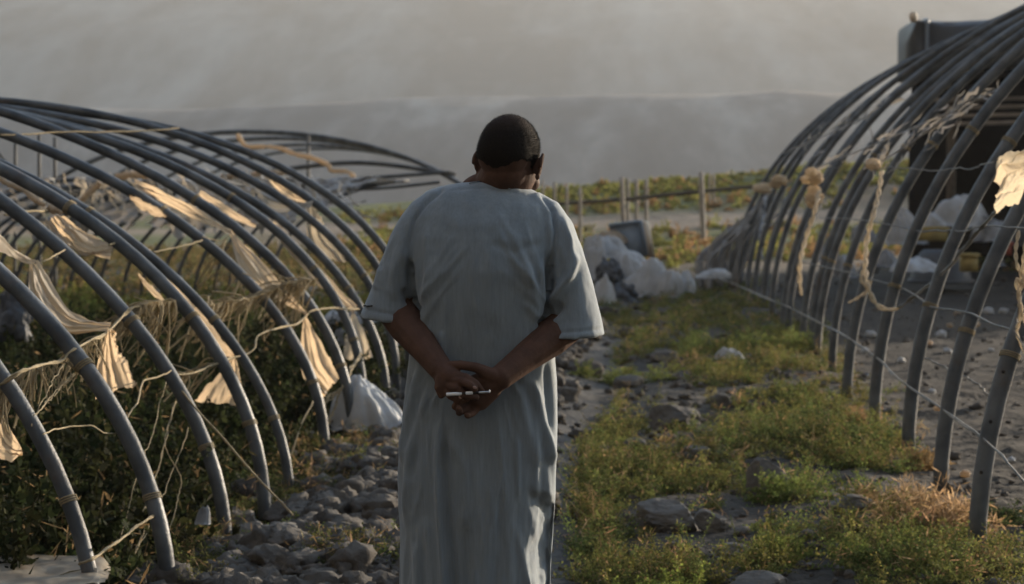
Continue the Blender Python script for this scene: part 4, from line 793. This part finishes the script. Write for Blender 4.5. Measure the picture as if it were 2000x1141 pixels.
# his left hand (image left): lies in it, fingers pointing right and down
chain(bd,[WRL,pt(875,735,-.190),pt(892,742,-.200)],[.029,.028,.022]); chain(bd,[WRL,pt(868,748,-.195),pt(880,760,-.198)],[.026,.022,.018])
FL=[([(888,733,-.205),(910,737,-.218),(930,750,-.216),(941,764,-.205)],[.0108,.0102,.0094,.008]),
    ([(885,744,-.210),(902,745,-.226),(917,752,-.232),(927,760,-.230)],[.011,.0104,.0098,.0088]),
    ([(878,755,-.210),(892,758,-.226),(906,772,-.226),(930,776,-.215)],[.0106,.010,.0092,.008]),
    ([(870,762,-.205),(880,774,-.215),(897,783,-.214),(912,780,-.210)],[.0098,.0092,.0084,.0076])]
for P,r in FL: chain(bd,[pt(*q) for q in P],r,12)
chain(bd,[pt(862,738,-.20),pt(857,756,-.206),pt(862,772,-.205)],[.014,.0115,.009],12)
# legs, feet
for s in(-1,1):
    hx=945+s*62
    chain(bd,[pt(hx,880,.01),pt(hx-s*4,1150,.015),pt(hx-s*4,1210,.02),pt(hx,1460,.0)],[.075,.052,.05,.036])
    fx=pt(hx,1500,0); chain(bd,[(fx[0],PY-.03,.05),(fx[0]+s*.02,PY+.1,.035),(fx[0]+s*.03,PY+.19,.025)],[.038,.034,.024])
me=remesh(bd,'person',.0027,M['skin'],2)
man=bpy.data.objects.new('person',me); C.objects.link(man); tag(man,'man seen from behind in grey blue robe, bowed head, hands clasped behind his back','person')
def child(mb,name,m,smooth=True,parent=None): o=mb.build(name,M[m],None,smooth); o.parent=parent or man; return o
# nails
for (x,y,dy) in ((927,757,-.2415),(884,772,-.2235),(899,776,-.232)):
    b=MB(); blob(b,pt(x,y,dy+.003),(.0050,.0022,.0036),3,rot('Y',.5)); child(b,'fingernail','nail')
for s in(-1,1):
    b=MB(); blob(b,hp(s*.030,.0725,-.024),.0115,3); child(b,'eye','eye')
    b=MB(); fx=pt(945+s*62,1500,0)[0]; v,f=ico(4); v=v.copy(); v[:,2]=np.maximum(v[:,2],-.55); v=v*np.array([.052,.15,.05])+np.array([fx+s*.015,PY+.07,.035+float(gz(fx,PY))*0]); b.add(v,f); child(b,'shoe','shoe')
# hair: cap over the skull with a fine nap
v,f=ico(6); v=v.copy()
sk=v*np.array([.0765,.0965,.0905])+np.array([0,-.012,.008]); sk2=v*np.array([.0685,.0575,.0625])+np.array([0,-.045,-.02])
r1=np.linalg.norm(sk-np.array([0,-.012,.008]),axis=1)
# keep the outer of the two hulls for the back of the head
d2=v; c1=np.array([0,-.012,.008]); R2=np.array([.0685,.0575,.0625]); c2_=np.array([0,-.045,-.02])-c1
# ray from c1 along v to ellipsoid 2
A_=((v/R2)**2).sum(1); B_=-2*(v*c2_/R2**2).sum(1); Cq=((c2_/R2)**2).sum()-1; disc=B_**2-4*A_*Cq; t2=np.where(disc>0,(-B_+np.sqrt(np.maximum(disc,0)))/(2*A_),0)
A1=((v/np.array([.0765,.0965,.0905]))**2).sum(1); t1_=1/np.sqrt(A1); tt=(t1_**16+np.maximum(t2,.01)**16)**(1/16.)*.985; hv=c1+v*tt[:,None]
hv=hv*(1+.006*fbm(hv[:,0]*90,hv[:,1]*90,hv[:,2]*90,3,5))[:,None]
line=np.where(hv[:,1]>.01,.045+.25*(hv[:,1]-.01),np.interp(np.abs(hv[:,0]),[0,.03,.06,.08],[-.072,-.062,-.040,-.02]))
line=line+.004*fbm(hv[:,0]*120,hv[:,1]*120,0,3,9)
kp=hv[:,2]>line; fk=f[kp[f].all(1)]; used=np.unique(fk); mp=-np.ones(len(hv),int); mp[used]=np.arange(len(used))
HV=hv[used]@HR.T+HC; b=MB(); b.add(HV,mp[fk])
g=np.random.default_rng(3); q=g.integers(0,len(used),14000); p0=HV[q]; nn=(hv[used][q]-c1); nn=nn/np.linalg.norm(nn,axis=1)[:,None]@HR.T; nn=nn+g.normal(size=nn.shape)*.35
ln=g.uniform(.0025,.0055,(len(q),1)); sd_=np.cross(nn,g.normal(size=nn.shape)); sd_/=np.linalg.norm(sd_,axis=1)[:,None]
V=np.stack([p0-sd_*.0002,p0+sd_*.0002,p0+nn*ln],1).reshape(-1,3); k3=np.arange(len(q))*3; b.add(V,np.stack([k3,k3+1,k3+2],-1))
child(b,'hair','hair')
# robe --------------------------------------------------
rb=MB()
def loft(mb,rows,k=48,n=2.4):
    """rows of (centre, half width vec, half depth vec)"""
    V=[]; a=np.arange(k)*2*np.pi/k; c,s=np.cos(a),np.sin(a); c=np.sign(c)*np.abs(c)**(2/n); s=np.sign(s)*np.abs(s)**(2/n)
    for (ce,w,dp) in rows: V.append(ce+c[:,None]*w+s[:,None]*dp)
    V=np.array(V); m=len(rows); i=np.arange(m-1)[:,None]*k; j=np.arange(k)[None,:]; j2=(j+1)%k
    mb.add(V.reshape(-1,3),np.stack([i+j,i+j2,i+k+j2,i+k+j],-1).reshape(-1,4))
    base=mb.n; mb.add([V[0].mean(0),V[-1].mean(0)],np.zeros((0,3),int)); o=base-m*k
    mb.f.append(np.concatenate([np.stack([np.full(k,base),o+j2[0],o+j[0]],-1),np.stack([np.full(k,base+1),o+(m-1)*k+j[0],o+(m-1)*k+j2[0]],-1)]))
T=[(357,925,1008,.060,.058,3),(363,893,1034,.076,.055,5),(371,858,1052,.084,.048,6),(382,832,1072,.095,.043,8),(398,815,1090,.106,.036,6),(425,800,1098,.118,.026,2),(470,797,1095,.127,.012,0),(530,802,1086,.130,.003,0),(600,810,1076,.126,.004,0),(680,803,1082,.120,.01,0),(740,797,1088,.119,.012,0),(800,788,1089,.124,.012,0),(870,780,1088,.130,.012,0),(930,777,1085,.132,.012,0),(1000,780,1080,.130,.015,0),(1141,784,1072,.130,.02,0),(1300,782,1074,.135,.02,0),(1450,775,1082,.14,.02,0)]
ys=np.array([t[0] for t in T],float); yq=np.unique(np.concatenate([np.linspace(358,400,12),np.linspace(400,1450,50)]))
rows=[]
for y in yq:
    l,r_,dp,dy,tl_=[np.interp(y,ys,[t[q] for t in T]) for q in(1,2,3,4,5)]
    L_,R2_=pt(l,y-tl_,dy),pt(r_,y+tl_,dy); rows.append(((L_+R2_)/2,(R2_-L_)/2,np.array([0,dp,0.])))
loft(rb,rows,56,2.25)
def sleeve(Tp,dps):
    rows=[]
    for (a,b_),dp in zip(Tp,dps):
        A=pt(*a);B=pt(*b_); rows.append(((A+B)/2,(B-A)/2,np.array([0,dp,0.])))
    # densify
    out=[]
    for q in range(len(rows)-1):
        for t in np.linspace(0,1,6,endpoint=False): out.append(tuple(rows[q][w]*(1-t)+rows[q+1][w]*t for w in range(3)))
    out.append(rows[-1]); loft(rb,out,40,2.15)
sleeve([((838,374,.02),(900,420,.02)),((806,393,.02),(880,450,.02)),((784,420,.02),(850,480,.02)),((768,452,.02),(838,505,.02)),((750,500,.02),(828,545,.02)),((733,548,.02),(824,580,.015)),((716,590,.015),(822,608,.01)),((704,618,.01),(826,634,.0))],[.05,.07,.078,.08,.08,.078,.08,.083])
sleeve([((985,420,.02),(1052,374,.02)),((1010,450,.02),(1090,396,.02)),((1040,490,.02),(1118,436,.02)),((1055,530,.02),(1136,485,.02)),((1062,570,.02),(1152,535,.02)),((1060,605,.015),(1164,580,.015)),((1050,635,.01),(1174,620,.01)),((1038,660,.0),(1181,655,.0))],[.05,.07,.078,.08,.08,.08,.083,.088])
me=remesh(rb,'robe',.0050,M['skin'],4)
n=len(me.vertices); co=np.empty(n*3,np.float32); me.vertices.foreach_get('co',co); co=co.reshape(-1,3).astype(float)
no=np.empty(n*3,np.float32); me.vertices.foreach_get('normal',no); no=no.reshape(-1,3).astype(float)
# garment coordinates on the cloth: u across, w down (millimetre-like units from the robe's own frame)
O=pt(945,353,0); gu=(co[:,0]-O[0])*780+945; gw=(O[2]-co[:,2])*780+353
back=sst(-.15,.45,-no[:,1])
def pl(pts,u,w):
    """distance (signed by side) to a polyline in garment coordinates, and parameter"""
    P=np.array(pts,float); best=np.full(len(u),1e9); sg=np.zeros(len(u)); tp=np.zeros(len(u)); m=len(P)-1
    for i in range(m):
        a,b_=P[i],P[i+1]; d=b_-a; L2=d@d; t=np.clip(((u-a[0])*d[0]+(w-a[1])*d[1])/L2,0,1); qx=a[0]+t*d[0]; qy=a[1]+t*d[1]
        ds=np.hypot(u-qx,w-qy); c=(u-qx)*d[1]-(w-qy)*d[0]; k=ds<best; best[k]=ds[k]; sg[k]=np.sign(c[k]); tp[k]=(i+t[k])/m
    return best*sg,tp
disp=np.zeros(n)
def ridge(pts,A,wd,ends=(1,1),side=0.):
    global disp
    d,t=pl(pts,gu,gw); e=np.ones(n)
    if ends[0]: e=e*sst(0,.22,t)
    if ends[1]: e=e*sst(0,.22,1-t)
    prof=np.exp(-(d/wd)**2)+side*(d/wd)*np.exp(-(d/wd)**2)*1.6
    disp+=1.7*A*prof*e*back
mm=.001
# arm-hole seams
ridge([(862,372),(835,395),(812,430),(803,480),(806,540),(812,600)],-5*mm,4.5,(0,0))
ridge([(1062,380),(1082,410),(1088,450),(1078,520),(1068,600),(1064,650)],-6*mm,4.5,(0,0))
ridge([(1072,480),(1074,560),(1064,640)],-9*mm,8,(1,0),.4); ridge([(805,500),(808,560),(816,612)],-9*mm,8,(1,0),-.4)
# sleeve folds
ridge([(1068,600),(1092,580),(1118,540),(1132,490)],9*mm,10,(1,1),.8); ridge([(1060,625),(1085,610),(1105,590)],-11*mm,7,(0,1))
ridge([(1098,415),(1112,470),(1118,520)],5*mm,7); ridge([(1072,420),(1080,480),(1072,540)],4*mm,7)
ridge([(822,598),(800,585),(790,560)],-9*mm,7,(0,1)); ridge([(800,470),(778,540),(770,590)],5*mm,13); ridge([(745,520),(735,570)],4*mm,10)
ridge([(706,603),(760,611),(824,618)],-2*mm,3.4,(0,0)); ridge([(1040,646),(1110,645),(1179,641)],-2*mm,3.4,(0,0)); ridge([(858,375),(900,370),(950,367),(990,372),(1040,385)],-1.2*mm,3.2,(1,1))
# back folds
for x0,x1,y0,y1,A,w in((852,845,470,690,3,9),(838,842,430,600,4,7),(905,912,520,700,2.2,10),(965,962,470,640,2,12),(1030,1050,500,640,5,10),(1010,1040,440,560,3,9),(1058,1062,500,640,5,7),(880,872,560,700,3,8),(930,935,480,620,2,10)):
    ridge([(x0,y0),((x0+x1)/2+2,(y0+y1)/2),(x1,y1)],A*mm,w)
ridge([(960,470),(1010,490),(1070,470)],-2.5*mm,9); ridge([(870,430),(930,440),(1000,432)],2*mm,14)
# central fold and crease from the hands down
ridge([(872,640),(874,700)],5*mm,6,(1,0)); ridge([(868,800),(866,900),(870,1000),(880,1141),(884,1300)],9*mm,8,(1,0),-.7); ridge([(878,800),(880,900),(886,1010),(896,1141),(900,1300)],-8*mm,7,(1,0))
ridge([(846,730),(830,800),(805,880),(795,960),(790,1060)],8*mm,10,(1,1),.6); ridge([(826,700),(808,780),(792,850),(784,930)],9*mm,9,(1,1),.5); ridge([(835,790),(818,860),(806,950)],-7*mm,7)
ridge([(808,720),(795,800),(785,860)],-6*mm,6); ridge([(880,830),(905,900),(915,980),(912,1050)],5*mm,12,(1,1),.6); ridge([(900,860),(918,960),(920,1141)],-3*mm,10,(1,0))
ridge([(1045,720),(1062,800),(1076,870),(1083,910)],7*mm,9,(1,1),-.5); ridge([(1070,700),(1076,780),(1084,860)],-7*mm,6); ridge([(1012,740),(1035,830),(1058,920)],5*mm,12,(1,1))
ridge([(1000,900),(1004,1000),(1002,1141),(1000,1300)],4*mm,14,(1,0)); ridge([(960,960),(958,1141),(955,1300)],3*mm,16,(1,0)); ridge([(835,1000),(850,1080),(848,1200)],5*mm,10,(1,0)); ridge([(812,1050),(822,1141),(815,1250)],5*mm,8,(1,0),.5)
# fine creases pulled by the arms and by walking
g=np.random.default_rng(12)
for q in range(34):
    x=g.uniform(800,1075); y=g.uniform(760,1120); L=g.uniform(120,330); dx=(x-940)*.10+g.normal()*14; ridge([(x,y),(x+dx*.5+g.normal()*5,y+L/2),(x+dx,y+L)],g.uniform(1.2,3.2)*mm,g.uniform(3.5,8),(1,1),g.uniform(-.8,.8))
for q in range(26):
    sd=-1 if q%2 else 1; x0=945+sd*118; y0=g.uniform(590,660); x1=945+sd*g.uniform(10,90); y1=y0-g.uniform(60,200); ridge([(x0,y0),((x0+x1)/2+sd*12,(y0+y1)/2+8),(x1,y1)],g.uniform(.8,2.2)*mm,g.uniform(3.5,7),(1,1),g.uniform(-.6,.6))
for q in range(14):
    sd=-1 if q%2 else 1; x=945+sd*g.uniform(140,200); y=g.uniform(430,520); ridge([(x,y),(x+sd*g.uniform(5,20),y+45),(x+sd*g.uniform(5,25),y+g.uniform(70,110))],g.uniform(.8,2.)*mm,g.uniform(3.5,7),(1,1),g.uniform(-.6,.6))
for q in range(16):
    x=g.uniform(840,1040); y=700+g.uniform(0,60); L=g.uniform(50,120); dx=(x-925)*.45; ridge([(x,y),(x+dx*.5,y+L/2),(x+dx,y+L)],g.uniform(.8,1.8)*mm,g.uniform(3,6),(1,1),g.uniform(-.8,.8))
# cloth turned away at the side slit, lower right
rp=np.clip((gu-1038-5*np.sin(gw*.045))/32,0,1)*sst(945,990,gw-.4*(gu-1040))*(1-sst(1180,1260,gw))*(1-.35*sst(1062,1072,gu))
crump=np.abs(fbm(gu*.055,gw*.026,0,3,44))*2.2-.6+.5*np.sin(gw*.09+gu*.12)*np.sin(gw*.031)
# soft overall drape
lower=sst(650,1100,gw); ang=np.arctan2(co[:,1]-PY,co[:,0]-O[0])
disp+=(.0015+.008*lower)*fbm(ang*4.2,gw*.0022,0,3,61)*(1-.3*back); disp+=.0045*fbm(gu*.02,gw*.009,co[:,1]*8,4,62)+.0035*np.abs(fbm(gu*.028,gw*.006,co[:,1]*6,3,67))
disp+=.0012*fbm(gu*.09,gw*.03,co[:,1]*30,3,63)
hem=np.exp(-((gw-(617+(gu-705)*.13))/3.)**2)*(gu<825)+np.exp(-((gw-(655))/3.)**2)*(gu>1045); 
co+=no*disp[:,None]; co[:,1]+=(.085*rp+.010*crump*sst(0,.25,rp))*back
me.vertices.foreach_set('co',co.astype(np.float32).ravel()); me.update()
# robe cloth
rm=mat('grey_blue_linen',(.163,.203,.236),.85,None,None,sheen=.22); nd=rm.node_tree; bs=nd.nodes['Principled BSDF']
tc=nd.nodes.new('ShaderNodeTexCoord')
def wave(scale,dirn,dist=0):
    w=nd.nodes.new('ShaderNodeTexWave'); w.bands_direction=dirn; w.inputs['Scale'].default_value=scale; w.inputs['Distortion'].default_value=dist; w.inputs['Detail'].default_value=2; w.inputs['Detail Scale'].default_value=.3; nd.links.new(tc.outputs['Object'],w.inputs[0]); return w
ws=wave(5.3,'X',2.5); ns=nd.nodes.new('ShaderNodeTexNoise'); mpn=nd.nodes.new('ShaderNodeMapping'); mpn.inputs['Scale'].default_value=(62,62,5); nd.links.new(tc.outputs['Object'],mpn.inputs[0]); nd.links.new(mpn.outputs[0],ns.inputs[0]); ns.inputs['Detail'].default_value=6; ns.inputs['Scale'].default_value=3
mx=nd.nodes.new('ShaderNodeMix'); mx.data_type='RGBA'; mx.inputs[6].default_value=(.138,.172,.200,1); mx.inputs[7].default_value=(.225,.272,.308,1)
ma=nd.nodes.new('ShaderNodeMath'); ma.operation='MULTIPLY_ADD'; nd.links.new(ws.outputs['Fac'],ma.inputs[0]); ma.inputs[1].default_value=.12; nd.links.new(ns.outputs[0],ma.inputs[2]); nd.links.new(ma.outputs[0],mx.inputs[0]); nd.links.new(mx.outputs[2],bs.inputs['Base Color'])
w1=wave(330,'X'); w2=wave(330,'Z'); ad=nd.nodes.new('ShaderNodeMath'); ad.operation='ADD'; nd.links.new(w1.outputs['Fac'],ad.inputs[0]); nd.links.new(w2.outputs['Fac'],ad.inputs[1])
bp=nd.nodes.new('ShaderNodeBump'); bp.inputs['Strength'].default_value=.35; bp.inputs['Distance'].default_value=.0006; nd.links.new(ad.outputs[0],bp.inputs['Height'])
nb=nd.nodes.new('ShaderNodeTexNoise'); nb.inputs['Scale'].default_value=45; nb.inputs['Detail'].default_value=5; nd.links.new(tc.outputs['Object'],nb.inputs[0]); b2=nd.nodes.new('ShaderNodeBump'); b2.inputs['Strength'].default_value=.4; b2.inputs['Distance'].default_value=.003; nd.links.new(nb.outputs[0],b2.inputs['Height']); nd.links.new(bp.outputs[0],b2.inputs['Normal']); nd.links.new(b2.outputs[0],bs.inputs['Normal'])
M['robe']=rm; me.materials.clear(); me.materials.append(rm)
robe=bpy.data.objects.new('robe',me); C.objects.link(robe); robe.parent=man
# sleeve mark, laid on the cloth surface
dgr=bpy.context.evaluated_depsgraph_get()
def onrobe(x,y):
    d=fw*F+rt*(x-CX)-up*(y-CY); d/=np.linalg.norm(d); h,l,nrm,_=robe.ray_cast(Vector(CAM),Vector(d)); return (np.array(l),np.array(nrm)) if h else (pt(x,y,-.1),np.array([0,-1,0]))
b=MB(); P=[onrobe(x,597.5)[0]+np.array([0,-.0015,0]) for x in(711,715,719,723,727)]; tube(b,P,.0022,6); child(b,'stitching','pen_band',parent=robe)
# collar band
b=MB(); P=[]
for (x,y) in((916,357),(930,353.5),(950,353.5),(968,357),(985,363),(998,369)):
    P.append(onrobe(x,y+3)[0]+np.array([0,-.001,.002]))
tube(b,spl(P,24),.0017,6); o=b.build('collar_edge',rm); o.parent=robe
# pen held between the fingers
pr=empty('pen',pt(915,768,-.243)); tag(pr,'slim white pen with a dark band and metal tip held in his clasped hands','pen')
pa,pb=pt(871.5,770.5,-.232),pt(957,765.5,-.232)
def seg(t0,t1,r0,r1,name,m):
    b=MB(); tube(b,[lerp(pa,pb,t0),lerp(pa,pb,t0+.01),lerp(pa,pb,(t0+t1)/2),lerp(pa,pb,t1-.01),lerp(pa,pb,t1)],[r0*.7,r0,(r0+r1)/2,r1,r1*.8],14); b.build(name,M[m],pr)
seg(0,.36,.0042,.0044,'barrel','pen'); seg(.355,.45,.0034,.0034,'dark_band','pen_band'); seg(.445,.61,.0042,.0040,'barrel','pen'); seg(.605,.745,.0030,.003,'dark_band','pen_band'); seg(.74,.985,.0029,.0026,'metal_tip','pen_tip')
b=MB(); blob(b,lerp(pa,pb,.99)+np.array([0,0,.0015]),(.0022,.0022,.0042),2); b.build('clip_end',M['pen'],pr)
# ------------------------------------------------------------ air
hm=bpy.data.materials.new('haze_air'); hm.use_nodes=True; n_=hm.node_tree; n_.nodes.clear(); pv=n_.nodes.new('ShaderNodeVolumePrincipled'); ou=n_.nodes.new('ShaderNodeOutputMaterial'); n_.links.new(pv.outputs[0],ou.inputs['Volume'])
pv.inputs['Color'].default_value=(.35,.352,.35,1); pv.inputs['Density'].default_value=.0006; pv.inputs['Anisotropy'].default_value=.35
b=MB(); box(b,(0,1100,29),(3600*2,2*2400,268)); o=b.build('haze',hm,None,False); tag(o,kind='stuff',label='pale evening haze filling the valley air')
